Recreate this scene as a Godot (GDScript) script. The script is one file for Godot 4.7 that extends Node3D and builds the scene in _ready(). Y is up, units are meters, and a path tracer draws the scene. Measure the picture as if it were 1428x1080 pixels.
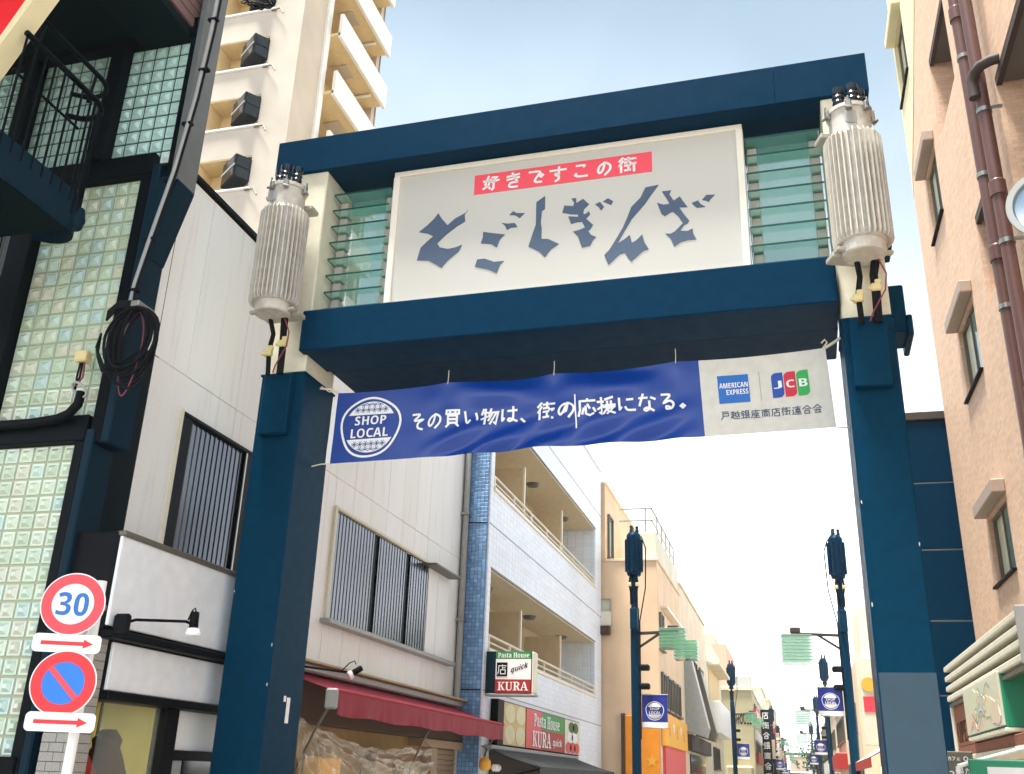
extends Node3D
# A shopping-street gate seen from below: camera, sky and sun first, then ground and buildings, the gate, and the small things.

var used := {}
var mats := {}
var tex := {}
var rng := RandomNumberGenerator.new()


# ---------------------------------------------------------------- mesh collector
class MB:
	var v := PackedVector3Array()
	var n := PackedVector3Array()
	var xf := Transform3D()

	func vert(p: Vector3, nn: Vector3) -> void:
		v.append(xf * p)
		n.append((xf.basis * nn).normalized())

	func tri(a: Vector3, b: Vector3, c: Vector3, out := Vector3.ZERO) -> void:
		var f := (b - a).cross(c - a)
		if f.length() < 1e-12:
			return
		var flip := xf.basis.determinant() < 0.0
		if out != Vector3.ZERO and f.dot(out) < 0.0:
			tri(a, c, b)
			return
		f = f.normalized()
		vert(a, f)
		vert(b if flip else c, f)
		vert(c if flip else b, f)

	func quad(a: Vector3, b: Vector3, c: Vector3, d: Vector3, out := Vector3.ZERO) -> void:
		tri(a, b, c, out)
		tri(a, c, d, out)

	func tri_n(a: Vector3, na: Vector3, b: Vector3, nb: Vector3, c: Vector3, nc: Vector3) -> void:
		if ((b - a).cross(c - a).dot(na + nb + nc) < 0.0) != (xf.basis.determinant() < 0.0):
			vert(a, na)
			vert(b, nb)
			vert(c, nc)
		else:
			vert(a, na)
			vert(c, nc)
			vert(b, nb)

	func box(c: Vector3, size: Vector3, bev := 0.0) -> void:
		var h := size * 0.5
		bev = minf(bev, minf(h.x, minf(h.y, h.z)) * 0.9)
		var p := func(sx: int, sy: int, sz: int, axis: int) -> Vector3:
			var q := Vector3(h.x - (0.0 if axis == 0 else bev), h.y - (0.0 if axis == 1 else bev), h.z - (0.0 if axis == 2 else bev))
			return c + Vector3(q.x * sx, q.y * sy, q.z * sz)
		for s in [-1, 1]:
			quad(p.call(s, -1, -1, 0), p.call(s, 1, -1, 0), p.call(s, 1, 1, 0), p.call(s, -1, 1, 0), Vector3(s, 0, 0))
			quad(p.call(-1, s, -1, 1), p.call(1, s, -1, 1), p.call(1, s, 1, 1), p.call(-1, s, 1, 1), Vector3(0, s, 0))
			quad(p.call(-1, -1, s, 2), p.call(1, -1, s, 2), p.call(1, 1, s, 2), p.call(-1, 1, s, 2), Vector3(0, 0, s))
		if bev <= 0.0:
			return
		for a in [-1, 1]:
			for b in [-1, 1]:
				quad(p.call(a, b, -1, 0), p.call(a, b, 1, 0), p.call(a, b, 1, 1), p.call(a, b, -1, 1), Vector3(a, b, 0))
				quad(p.call(a, -1, b, 0), p.call(a, 1, b, 0), p.call(a, 1, b, 2), p.call(a, -1, b, 2), Vector3(a, 0, b))
				quad(p.call(-1, a, b, 1), p.call(1, a, b, 1), p.call(1, a, b, 2), p.call(-1, a, b, 2), Vector3(0, a, b))
				for d in [-1, 1]:
					tri(p.call(a, b, d, 0), p.call(a, b, d, 1), p.call(a, b, d, 2), Vector3(a, b, d))

	func b6(x0: float, x1: float, y0: float, y1: float, z0: float, z1: float, bev := 0.0) -> void:
		box(Vector3(x0 + x1, y0 + y1, z0 + z1) * 0.5, Vector3(absf(x1 - x0), absf(y1 - y0), absf(z1 - z0)), bev)

	func bar(a: Vector3, b: Vector3, w: float, t: float) -> void:
		var keep := xf
		var d := (b - a).normalized()
		var s := d.cross(Vector3.UP if absf(d.y) < 0.95 else Vector3.RIGHT).normalized()
		xf = keep * Transform3D(Basis(s, d, s.cross(d)), (a + b) * 0.5)
		box(Vector3.ZERO, Vector3(w, a.distance_to(b), t), minf(w, t) * 0.12)
		xf = keep

	func tube(pts: Array, r: float, sides := 8, closed := false) -> void:
		var k := pts.size()
		var rings := []
		var nr := Vector3.ZERO
		for i in k:
			var d: Vector3
			if closed:
				d = (pts[(i + 1) % k] - pts[(i + k - 1) % k]).normalized()
			else:
				d = (pts[mini(i + 1, k - 1)] - pts[maxi(i - 1, 0)]).normalized()
			if nr == Vector3.ZERO:
				nr = d.cross(Vector3.UP if absf(d.y) < 0.9 else Vector3.RIGHT).normalized()
			nr = (nr - d * nr.dot(d)).normalized()
			var ring := []
			for j in sides:
				ring.append(nr.rotated(d, TAU * j / sides))
			rings.append(ring)
		for i in (k if closed else k - 1):
			var i2 := (i + 1) % k
			var p: Vector3 = pts[i]
			var q: Vector3 = pts[i2]
			for j in sides:
				var j2 := (j + 1) % sides
				var a: Vector3 = rings[i][j]
				var b: Vector3 = rings[i][j2]
				var c: Vector3 = rings[i2][j2]
				var e: Vector3 = rings[i2][j]
				tri_n(p + a * r, a, p + b * r, b, q + c * r, c)
				tri_n(p + a * r, a, q + c * r, c, q + e * r, e)
		if not closed:
			for e in [0, k - 1]:
				var d2: Vector3 = (pts[0] - pts[1]) if e == 0 else (pts[k - 1] - pts[k - 2])
				for j in sides:
					tri(pts[e], pts[e] + rings[e][j] * r, pts[e] + rings[e][(j + 1) % sides] * r, d2)

	func lathe(prof: Array, c: Vector3, sides := 24) -> void:
		for i in prof.size() - 1:
			var a: Vector2 = prof[i]
			var b: Vector2 = prof[i + 1]
			var d := (b - a).normalized()
			for j in sides:
				var t0 := TAU * j / sides
				var t1 := TAU * (j + 1) / sides
				var e0 := Vector3(cos(t0), 0, sin(t0))
				var e1 := Vector3(cos(t1), 0, sin(t1))
				var n0 := e0 * d.y - Vector3.UP * d.x
				var n1 := e1 * d.y - Vector3.UP * d.x
				var pa0 := c + e0 * a.x + Vector3.UP * a.y
				var pa1 := c + e1 * a.x + Vector3.UP * a.y
				var pb0 := c + e0 * b.x + Vector3.UP * b.y
				var pb1 := c + e1 * b.x + Vector3.UP * b.y
				if a.x > 1e-5:
					tri_n(pa0, n0, pa1, n1, pb1 if b.x > 1e-5 else pb0, n1)
				if b.x > 1e-5:
					tri_n(pa0, n0, pb1, n1, pb0, n0)

	func poly(pts: PackedVector2Array, z0: float, z1: float) -> void:
		var ids := Geometry2D.triangulate_polygon(pts)
		for i in ids.size() / 3:
			var a := pts[ids[i * 3]]
			var b := pts[ids[i * 3 + 1]]
			var c := pts[ids[i * 3 + 2]]
			tri(Vector3(a.x, a.y, z1), Vector3(b.x, b.y, z1), Vector3(c.x, c.y, z1), Vector3(0, 0, 1))
			tri(Vector3(a.x, a.y, z0), Vector3(b.x, b.y, z0), Vector3(c.x, c.y, z0), Vector3(0, 0, -1))
		var cw := Geometry2D.is_polygon_clockwise(pts)
		for i in pts.size():
			var a := pts[i]
			var b := pts[(i + 1) % pts.size()]
			var o := Vector3(b.y - a.y, a.x - b.x, 0) * (-1.0 if cw else 1.0)
			quad(Vector3(a.x, a.y, z0), Vector3(b.x, b.y, z0), Vector3(b.x, b.y, z1), Vector3(a.x, a.y, z1), o)

	# a surface given by a function of (u, v), both 0 to 1, with a thickness along its own normal
	func sheet(f: Callable, nu: int, nv: int, thick := 0.004, sides := [1.0, -1.0]) -> void:
		var P := []
		var N := []
		for i in nu + 1:
			for j in nv + 1:
				P.append(f.call(float(i) / nu, float(j) / nv))
		for i in nu + 1:
			for j in nv + 1:
				var du: Vector3 = P[mini(i + 1, nu) * (nv + 1) + j] - P[maxi(i - 1, 0) * (nv + 1) + j]
				var dv: Vector3 = P[i * (nv + 1) + mini(j + 1, nv)] - P[i * (nv + 1) + maxi(j - 1, 0)]
				N.append(du.cross(dv).normalized())
		for i in nu:
			for j in nv:
				var a := i * (nv + 1) + j
				var b := a + nv + 1
				for s in sides:
					var o: float = thick * 0.5 * s
					tri_n(P[a] + N[a] * o, N[a] * s, P[b] + N[b] * o, N[b] * s, P[b + 1] + N[b + 1] * o, N[b + 1] * s)
					tri_n(P[a] + N[a] * o, N[a] * s, P[b + 1] + N[b + 1] * o, N[b + 1] * s, P[a + 1] + N[a + 1] * o, N[a + 1] * s)

	func mesh() -> ArrayMesh:
		var m := ArrayMesh.new()
		if v.is_empty():
			return m
		var arr := []
		arr.resize(Mesh.ARRAY_MAX)
		arr[Mesh.ARRAY_VERTEX] = v
		arr[Mesh.ARRAY_NORMAL] = n
		m.add_surface_from_arrays(Mesh.PRIMITIVE_TRIANGLES, arr)
		return m


# ---------------------------------------------------------------- nodes
func nm(called: String, parent: Node) -> String:
	var key := str(parent.get_instance_id()) + called
	used[key] = used.get(key, -1) + 1
	return called if used[key] == 0 else "%s_%03d" % [called, used[key]]


func obj(called: String, mb, m: Material, parent: Node = self) -> MeshInstance3D:
	var o := MeshInstance3D.new()
	o.name = nm(called, parent)
	o.mesh = mb.mesh() if mb is MB else mb
	o.material_override = m
	parent.add_child(o, true)
	return o


func bx(called: String, m: Material, parent: Node, x0: float, x1: float, y0: float, y1: float, z0: float, z1: float, bev := 0.0) -> MeshInstance3D:
	var b := MB.new()
	b.b6(x0, x1, y0, y1, z0, z1, bev)
	return obj(called, b, m, parent)


func thing(called: String, label: String, category: String, at := Vector3.ZERO, group := "") -> Node3D:
	var o := Node3D.new()
	o.name = nm(called, self)
	add_child(o, true)
	o.position = at
	return tag(o, label, category, group)


func tag(o: Node3D, label: String, category: String, group := "") -> Node3D:
	o.set_meta("label", label)
	o.set_meta("category", category)
	if group:
		o.set_meta("group", group)
	return o


func struct(called: String, mb: MB, m: Material, label: String) -> void:
	var o := obj(called, mb, m)
	o.set_meta("kind", "structure")
	o.set_meta("label", label)


func copy(src: Node3D, called: String, at: Vector3, label: String, turn := 0.0) -> Node3D:
	var o: Node3D = src.duplicate()
	o.name = nm(called, self)
	add_child(o, true)
	o.position = at
	o.rotation.y = turn
	o.set_meta("label", label)
	return o


# ---------------------------------------------------------------- materials
func noise_tex(seed_: int, freq: float, lo: float, hi: float, oct := 4, size := 512) -> NoiseTexture2D:
	var f := FastNoiseLite.new()
	f.seed = seed_
	f.frequency = freq
	f.fractal_octaves = oct
	var g := Gradient.new()
	g.set_color(0, Color(lo, lo, lo))
	g.set_color(1, Color(hi, hi, hi))
	var t := NoiseTexture2D.new()
	t.width = size
	t.height = size
	t.seamless = true
	t.noise = f
	t.color_ramp = g
	return t


# A grid of small tiles: px per tile, joint colour against tile tone spread; also its relief
func tile_tex(nx: int, ny: int, px: int, joint: float, spread: float, shift: bool, jw := 1) -> Array:
	var w := nx * px
	var h := ny * px / (2 if shift else 1)
	var rh := px / (2 if shift else 1)
	var im := Image.create(w, h, false, Image.FORMAT_RGB8)
	var bm := Image.create(w, h, false, Image.FORMAT_RGB8)
	im.fill(Color(joint, joint, joint))
	bm.fill(Color(0, 0, 0))
	for j in ny:
		for i in nx:
			var t := 1.0 - rng.randf() * spread
			var hue := rng.randf_range(-0.02, 0.02) * signf(spread)
			var off := (px / 2 if shift and j % 2 == 1 else 0)
			for part in 2:
				var x0 := i * px + off - (w if part == 1 else 0)
				im.fill_rect(Rect2i(x0 + jw, j * rh + jw, px - jw, rh - jw), Color(t, t - hue, t - hue * 2.0))
				bm.fill_rect(Rect2i(x0 + jw, j * rh + jw, px - jw, rh - jw), Color(1, 1, 1))
	bm.bump_map_to_normal_map(2.0)
	return [ImageTexture.create_from_image(im), ImageTexture.create_from_image(bm)]


# rain streaks: fine vertical runs of dirt with their own grain
func streak_tex() -> ImageTexture:
	var f := FastNoiseLite.new()
	f.seed = 31
	f.frequency = 0.02
	f.fractal_octaves = 4
	var im := Image.create(512, 512, false, Image.FORMAT_RGB8)
	for y in 512:
		for x in 512:
			var a := f.get_noise_3d(cos(TAU * x / 512.0) * 190.0, sin(TAU * x / 512.0) * 190.0, sin(TAU * y / 512.0) * 14.0)
			var b := f.get_noise_2d(x * 9.0, y * 7.0)
			var v := 1.0 - 0.09 * clampf(a - 0.18, 0.0, 0.5) - 0.03 * clampf(b, 0.0, 1.0)
			im.set_pixel(x, y, Color(v, v * (1.0 - 0.25 * (1.0 - v)), v * (1.0 - 0.5 * (1.0 - v))))
	return ImageTexture.create_from_image(im)


func mk(c: Color, rough := 0.7, metal := 0.0, t: Texture2D = null, scale := 1.0, nrm: Texture2D = null, nscale := 1.0) -> StandardMaterial3D:
	var m := StandardMaterial3D.new()
	m.albedo_color = c
	m.roughness = rough
	m.metallic = metal
	if t or nrm:
		m.uv1_triplanar = true
		m.uv1_world_triplanar = true
		m.uv1_scale = Vector3.ONE * scale
		m.uv1_triplanar_sharpness = 8.0
		m.albedo_texture = t
		if nrm:
			m.normal_enabled = true
			m.normal_texture = nrm
			m.normal_scale = nscale
	return m


func satin(m: StandardMaterial3D, spec: float) -> void:
	m.metallic_specular = spec


func glass_mat(c: Color, a: float, rough := 0.04) -> StandardMaterial3D:
	var m := mk(Color(c.r, c.g, c.b, a), rough)
	m.transparency = BaseMaterial3D.TRANSPARENCY_ALPHA
	return m


func make_materials() -> void:
	tex.grain = noise_tex(3, 0.05, 0.84, 1.0)
	tex.patch = noise_tex(7, 0.012, 0.94, 1.0, 5)
	tex.stain = noise_tex(11, 0.006, 0.90, 1.0, 5)
	tex.speck = noise_tex(19, 0.2, 0.7, 1.0, 2)
	var t := tile_tex(20, 20, 12, 0.50, 0.22, false)
	tex.blue_tile = t[0]
	tex.blue_tile_n = t[1]
	t = tile_tex(8, 16, 24, 0.86, 0.03, false, 1)
	tex.white_tile = t[0]
	tex.white_tile_n = t[1]
	t = tile_tex(12, 32, 32, 0.86, 0.08, true, 1)
	tex.brick_tile = t[0]
	tex.brick_tile_n = t[1]
	tex.streak = streak_tex()
	tex.stain2 = noise_tex(47, 0.02, 0.84, 1.0, 6)
	tex.rough = noise_tex(41, 0.015, 0.62, 1.0, 5)
	tex.paint = noise_tex(43, 0.02, 0.90, 1.0, 6)
	mats.navy = mk(Color(0.0, 0.20, 0.30), 0.42, 0.0, tex.patch, 0.7)
	mats.navy_dark = mk(Color(0.0, 0.18, 0.285), 0.45, 0.0, tex.patch, 0.6)
	satin(mats.navy_dark, 0.12)
	satin(mats.navy, 0.12)
	for m in [mats.navy, mats.navy_dark]:
		m.roughness = 0.5
		m.roughness_texture = tex.rough
		m.albedo_texture = tex.paint
	mats.navy_film = mk(Color(0.11, 0.24, 0.31), 0.5, 0.0, tex.stain, 1.3)
	mats.cream = mk(Color(0.88, 0.86, 0.77), 0.6, 0.0, tex.patch, 1.1)
	mats.trans = mk(Color(0.82, 0.80, 0.755), 0.5, 0.0, tex.stain2, 0.9)
	mats.trans_dark = mk(Color(0.70, 0.68, 0.63), 0.6, 0.0, tex.patch, 2.2)
	mats.porcelain = mk(Color(0.05, 0.12, 0.17), 0.25)
	mats.steel = mk(Color(0.62, 0.62, 0.6), 0.35, 0.9)
	mats.black = mk(Color(0.04, 0.05, 0.07), 0.5)
	mats.cable = mk(Color(0.07, 0.08, 0.10), 0.6)
	mats.cable_red = mk(Color(0.5, 0.2, 0.25), 0.6)
	mats.clamp = mk(Color(0.84, 0.78, 0.56), 0.5)
	mats.board = mk(Color(0.78, 0.77, 0.735), 0.45)
	mats.board_frame = mk(Color(0.93, 0.91, 0.85), 0.5)
	mats.ink = mk(Color(0.29, 0.36, 0.46), 0.6, 0.0, tex.patch, 2.0)
	mats.red_strip = mk(Color(0.95, 0.30, 0.36), 0.5)
	mats.white = mk(Color(0.93, 0.93, 0.92), 0.5)
	mats.pane = glass_mat(Color(0.50, 0.86, 0.80), 0.24, 0.04)
	mats.pane_edge = mk(Color(0.05, 0.28, 0.25), 0.3)
	mats.banner_blue = mk(Color(0.0, 0.225, 0.58), 0.33, 0.0, tex.patch, 1.2)
	mats.banner_white = mk(Color(0.85, 0.84, 0.80), 0.5, 0.0, tex.patch, 1.2)
	mats.amex = mk(Color(0.05, 0.40, 0.74), 0.5)
	mats.jcb_blue = mk(Color(0.05, 0.28, 0.65), 0.5)
	mats.jcb_red = mk(Color(0.82, 0.10, 0.22), 0.5)
	mats.jcb_green = mk(Color(0.12, 0.66, 0.28), 0.5)
	mats.dark_frame = mk(Color(0.0, 0.03, 0.06), 0.5, 0.0, tex.patch, 0.8)
	mats.teal_metal = mk(Color(0.03, 0.15, 0.21), 0.5, 0.0, tex.patch, 0.8)
	mats.grey_metal = mk(Color(0.62, 0.63, 0.62), 0.5, 0.0, tex.patch, 0.9)
	mats.mid_metal = mk(Color(0.42, 0.44, 0.44), 0.5, 0.0, tex.patch, 0.9)
	mats.soffit = mk(Color(0.0, 0.08, 0.10), 0.6, 0.0, tex.patch, 0.8)
	mats.plank = mk(Color(0.50, 0.38, 0.37), 0.6, 0.0, tex.grain, 2.0)
	mats.siding = mk(Color(0.935, 0.935, 0.925), 0.6, 0.0, tex.streak, 0.37)
	mats.siding_b = mk(Color(0.925, 0.925, 0.91), 0.6, 0.0, tex.streak, 0.37)
	mats.siding_c = mk(Color(0.94, 0.94, 0.935), 0.6, 0.0, tex.streak, 0.37)
	mats.backing = mk(Color(0.55, 0.54, 0.50), 0.8)
	mats.shutter = mk(Color(0.33, 0.35, 0.38), 0.2, 0.9, tex.patch, 1.5)
	mats.fascia = mk(Color(0.93, 0.945, 0.96), 0.5, 0.0, tex.patch, 0.8)
	mats.pillar_tile = mk(Color(0.66, 0.64, 0.61), 0.5, 0.0, tex.grain, 2.0)
	mats.mortar = mk(Color(0.40, 0.39, 0.37), 0.9)
	mats.awning = mk(Color(0.56, 0.0, 0.14), 0.7, 0.0, tex.patch, 1.6)
	mats.brown = mk(Color(0.30, 0.20, 0.14), 0.7, 0.0, tex.patch, 1.0)
	mats.tan_board = mk(Color(0.60, 0.47, 0.26), 0.7, 0.0, tex.stain, 1.0)
	mats.roller = mk(Color(0.62, 0.52, 0.40), 0.5, 0.1, tex.patch, 1.0)
	mats.interior = mk(Color(0.62, 0.60, 0.36), 0.8, 0.0, tex.patch, 0.6)
	mats.window_glass = glass_mat(Color(0.75, 0.82, 0.80), 0.12, 0.03)
	mats.dark_glass = mk(Color(0.06, 0.09, 0.11), 0.06)
	mats.pale_glass = mk(Color(0.45, 0.55, 0.52), 0.06)
	mats.frosted = mk(Color(0.80, 0.80, 0.70), 0.3)
	mats.blue_tile = mk(Color(0.47, 0.66, 0.86), 0.3, 0.0, tex.blue_tile, 0.72, tex.blue_tile_n, 0.6)
	mats.white_tile = mk(Color(0.90, 0.93, 0.97), 0.4, 0.0, tex.white_tile, 0.55, tex.white_tile_n, 0.5)
	mats.balcony_in = mk(Color(0.84, 0.76, 0.62), 0.7, 0.0, tex.patch, 0.7)
	mats.balcony_side = mk(Color(0.62, 0.58, 0.54), 0.6, 0.0, tex.white_tile, 0.55)
	mats.rail = mk(Color(0.90, 0.86, 0.78), 0.4)
	mats.peach = mk(Color(0.93, 0.80, 0.66), 0.8, 0.0, tex.stain, 0.2)
	mats.peach_b = mk(Color(0.93, 0.85, 0.74), 0.8, 0.0, tex.stain, 0.2)
	mats.pale = mk(Color(0.90, 0.87, 0.78), 0.8, 0.0, tex.stain, 0.2)
	mats.olive_wall = mk(Color(0.74, 0.70, 0.56), 0.8, 0.0, tex.stain, 0.2)
	mats.pink_far = mk(Color(0.85, 0.62, 0.53), 0.8)
	mats.dark_brown = mk(Color(0.22, 0.18, 0.16), 0.7)
	mats.orange = mk(Color(0.95, 0.58, 0.08), 0.6, 0.0, tex.patch, 0.5)
	mats.orange_b = mk(Color(0.96, 0.70, 0.22), 0.6, 0.0, tex.patch, 0.5)
	mats.tower = mk(Color(0.77, 0.725, 0.665), 0.75, 0.0, tex.stain, 0.12)
	mats.tower_tan = mk(Color(0.80, 0.73, 0.64), 0.75, 0.0, tex.stain, 0.12)
	mats.tower_white = mk(Color(0.93, 0.91, 0.87), 0.7, 0.0, tex.patch, 0.3)
	mats.ochre = mk(Color(0.88, 0.77, 0.56), 0.8, 0.0, tex.patch, 0.4)
	mats.brick = mk(Color(0.875, 0.735, 0.62), 0.7, 0.0, tex.brick_tile, 0.7, tex.brick_tile_n, 0.5)
	mats.brick_dark = mk(Color(0.56, 0.33, 0.24), 0.7, 0.0, tex.brick_tile, 0.7, tex.brick_tile_n, 0.8)
	mats.yellow_wall = mk(Color(0.92, 0.87, 0.70), 0.75, 0.0, tex.patch, 0.5)
	mats.concrete = mk(Color(0.42, 0.40, 0.38), 0.85, 0.0, tex.stain, 0.8)
	mats.hood = mk(Color(0.66, 0.58, 0.52), 0.6, 0.0, tex.patch, 1.5)
	mats.pipe = mk(Color(0.38, 0.26, 0.24), 0.35, 0.0, tex.patch, 1.2)
	mats.asphalt = mk(Color(0.53, 0.53, 0.525), 0.9, 0.0, tex.speck, 1.5)
	mats.paving = mk(Color(0.70, 0.68, 0.65), 0.85, 0.0, tex.brick_tile, 0.4)
	mats.ground = mk(Color(0.45, 0.44, 0.42), 0.9, 0.0, tex.stain, 0.1)
	mats.sign_red = mk(Color(0.90, 0.13, 0.17), 0.4)
	mats.sign_pink = mk(Color(0.92, 0.25, 0.30), 0.4)
	mats.sign_blue = mk(Color(0.06, 0.45, 0.86), 0.4)
	mats.numeral = mk(Color(0.08, 0.40, 0.70), 0.4)
	mats.green = mk(Color(0.10, 0.55, 0.25), 0.5)
	mats.green_b = mk(Color(0.02, 0.52, 0.38), 0.45)
	mats.kura_red = mk(Color(0.66, 0.12, 0.12), 0.5)
	mats.kura_pink = mk(Color(0.86, 0.30, 0.32), 0.5)
	mats.grey_awning = mk(Color(0.20, 0.22, 0.22), 0.8, 0.0, tex.patch, 1.0)
	mats.leaf = mk(Color(0.30, 0.42, 0.24), 0.8)
	mats.lamp_glass = glass_mat(Color(0.62, 0.90, 0.76), 0.22, 0.05)
	mats.lamp_edge = mk(Color(0.42, 0.66, 0.50), 0.3)
	mats.flag_blue = mk(Color(0.07, 0.16, 0.56), 0.6)
	mats.mirror = mk(Color(0.75, 0.80, 0.84), 0.05, 0.9)
	mats.bronze = mk(Color(0.40, 0.38, 0.33), 0.45, 0.2, tex.patch, 1.0)


func dull() -> void:
	for k in ["dark_frame", "teal_metal", "soffit", "black", "cable"]:
		satin(mats[k], 0.2)


func plastic_mat() -> StandardMaterial3D:
	var m := glass_mat(Color(0.97, 0.93, 0.82), 0.16, 0.1)
	return m


# ---------------------------------------------------------------- lettering drawn as strokes on a 10 by 10 grid
var glyphs := {
	"好": "39 14 41;47 33 01;06 56;58 88 66;66 61 50;45 96", "き": "17 88;15 86;49 73;73 33 21 30 70", "で": "18 88 54 42 51 81;75 84;86 95", "す": "07 97;59 53 34 35 54 51 30", "こ": "28 78 67;23 12 31 81",
	"の": "58 43 21 13 26 58 86 83 50", "街": "29 07;27 04;15 10;38 68;36 66;34 64;31 61;59 56;54 51;78 98;65 95;85 80", "そ": "29 79 25 96 54 51 80", "買": "19 89 87 17 19;39 37;69 67;26 76 72 22 26;24 74;32 10;62 80",
	"い": "18 22 31 43;77 84 83", "物": "19 06;07 47;29 20;03 45;59 45;57 97 80 71;67 42;87 50", "は": "18 11 23;47 97;79 72 51 42 53 91", "、": "12 30", "応": "59 58;18 98;18 13 00;34 21;45 41 60 81;56 64;84 92",
	"援": "07 37;29 20 11;03 35;89 48;57 56;77 76;45 95;34 94;65 30;53 83 50;52 90", "に": "18 11 23;57 87;43 51 91", "な": "17 57;39 13;77 96;65 61 40 31 52 80", "る": "28 78 23 65 83 70 40 42 61", "。": "11 22 31 20 11",
	"戸": "19 89;27 87 84 24;27 23 00", "越": "08 48;29 25;06 46;25 21;24 44;14 01;12 40 90;47 97;57 52;79 83 92;95 62", "銀": "29 06;29 47;16 36;04 44;26 21;00 41;59 89 85 55;57 87;59 50 71;94 73;64 90",
	"座": "59 58;18 98;18 13 00;36 23;35 44;76 63;75 84;57 50;32 82;20 90", "商": "59 58;08 98;38 46;68 56;10 16 86 80;33 63 61 31 33;45 34;55 64", "店": "59 58;18 98;18 13 00;57 54;56 86;34 84 80 30 34",
	"連": "38 98;46 86 83 43 46;45 85;69 61;32 92;18 27;05 15 11 00;11 30 90", "合": "59 05;59 95;35 75;23 73 70 20 23", "会": "59 05;59 95;35 75;13 83;43 20 70;62 80", "が": "17 67 51 42;39 11;77 85;79 88", "っ": "14 65 83 61 40", "つ": "16 77 94 62 31", "カ": "17 87 81 60;59 55 10", "フ": "18 88 64 20", "ェ": "26 86;46 41;11 91",
}


func strokes(mb: MB, text: String, size: float, gap: float, w: float, f: Callable) -> void:
	var x := 0.0
	for ch in text:
		if glyphs.has(ch):
			for st in String(glyphs[ch]).split(";"):
				var pts: Array[Vector2] = []
				for p in st.split(" "):
					pts.append(Vector2(x + float(p.substr(0, 1)) / 9.0 * size, float(p.substr(1, 1)) / 9.0 * size))
				if pts.size() > 2 and st.substr(0, 2) != st.right(2) and ch in "きですこのそいはになるがっつ。、":
					pts = rounded(pts)
				ribbon(mb, pts, w, f, pts.size() > 2 and pts[0].distance_to(pts[-1]) < 1e-5)
		x += gap


func rounded(pts: Array[Vector2]) -> Array[Vector2]:
	for k in 2:
		var q: Array[Vector2] = [pts[0]]
		for i in pts.size() - 1:
			if i > 0:
				q.append(pts[i].lerp(pts[i + 1], 0.22))
			if i < pts.size() - 2:
				q.append(pts[i].lerp(pts[i + 1], 0.78))
		q.append(pts[-1])
		pts = q
	return pts


# a flat printed line along pts, laid on the surface f(x, y) -> Vector3
func ribbon(mb: MB, pts: Array, w: float, f: Callable, closed := false) -> void:
	var k := pts.size()
	var left := []
	var right := []
	for i in k:
		var a: Vector2 = pts[i - 1] if i > 0 else (pts[k - 2] if closed else pts[0])
		var b: Vector2 = pts[i + 1] if i < k - 1 else (pts[1] if closed else pts[k - 1])
		var p: Vector2 = pts[i]
		var d1 := (p - a).normalized() if p != a else (b - p).normalized()
		var d2 := (b - p).normalized() if p != b else d1
		var nn := (d1.orthogonal() + d2.orthogonal())
		nn = d1.orthogonal() if nn.length() < 0.6 else nn.normalized() / maxf(0.6, nn.normalized().dot(d1.orthogonal()))
		var ext := Vector2.ZERO
		if not closed and i == 0:
			ext = -d2 * w * 0.3
		if not closed and i == k - 1:
			ext = d1 * w * 0.3
		left.append(p + ext + nn * w * 0.5)
		right.append(p + ext - nn * w * 0.5)
	for i in k - 1:
		var steps := maxi(1, int(pts[i].distance_to(pts[i + 1]) / 0.06))
		for s in steps:
			var t0 := float(s) / steps
			var t1 := float(s + 1) / steps
			var q: Array = [left[i].lerp(left[i + 1], t0), right[i].lerp(right[i + 1], t0), right[i].lerp(right[i + 1], t1), left[i].lerp(left[i + 1], t1)]
			var w3: Array = q.map(f)
			mb.quad(w3[0], w3[1], w3[2], w3[3])


func characters(parent: Node, m: Material, text: String, size: float, gap: float, w: float, f: Callable) -> void:
	for i in text.length():
		var mb := MB.new()
		var off := Vector2(gap * i, 0)
		strokes(mb, text[i], size, gap, w, func(p: Vector2) -> Vector3: return f.call(p + off))
		obj("character", mb, m, parent)


func plain_at(o: Vector3, ux: Vector3, uy := Vector3.UP) -> Callable:
	return func(p: Vector2) -> Vector3: return o + ux * p.x + uy * p.y


# Latin lettering from a font, laid on f(x, y); width fits the text to a given width
func words(text: String, height: float, width: float, f: Callable, font_name := "Droid Sans", weight := 700, slant := 0.0) -> MB:
	var font := SystemFont.new()
	font.font_names = PackedStringArray([font_name])
	font.font_weight = weight
	var tm := TextMesh.new()
	tm.text = text
	tm.font = font
	tm.font_size = 64
	tm.pixel_size = 0.01
	tm.depth = 0.0
	tm.curve_step = 4.0
	var mb := MB.new()
	var arr := tm.surface_get_arrays(0) if tm.get_surface_count() else []
	if arr.is_empty():
		return mb
	var vs: PackedVector3Array = arr[Mesh.ARRAY_VERTEX]
	var ids: PackedInt32Array = arr[Mesh.ARRAY_INDEX] if arr[Mesh.ARRAY_INDEX] != null else PackedInt32Array(range(vs.size()))
	var lo := Vector2(1e9, 1e9)
	var hi := -lo
	for p in vs:
		lo = lo.min(Vector2(p.x, p.y))
		hi = hi.max(Vector2(p.x, p.y))
	var sc := Vector2(width / maxf(hi.x - lo.x, 1e-5), height / maxf(hi.y - lo.y, 1e-5))
	for i in ids.size() / 3:
		var q := []
		for k in 3:
			var p := vs[ids[i * 3 + k]]
			var uv := (Vector2(p.x, p.y) - lo) * sc
			uv.x += slant * uv.y
			q.append(f.call(uv))
		mb.tri(q[0], q[1], q[2])
	return mb


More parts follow.
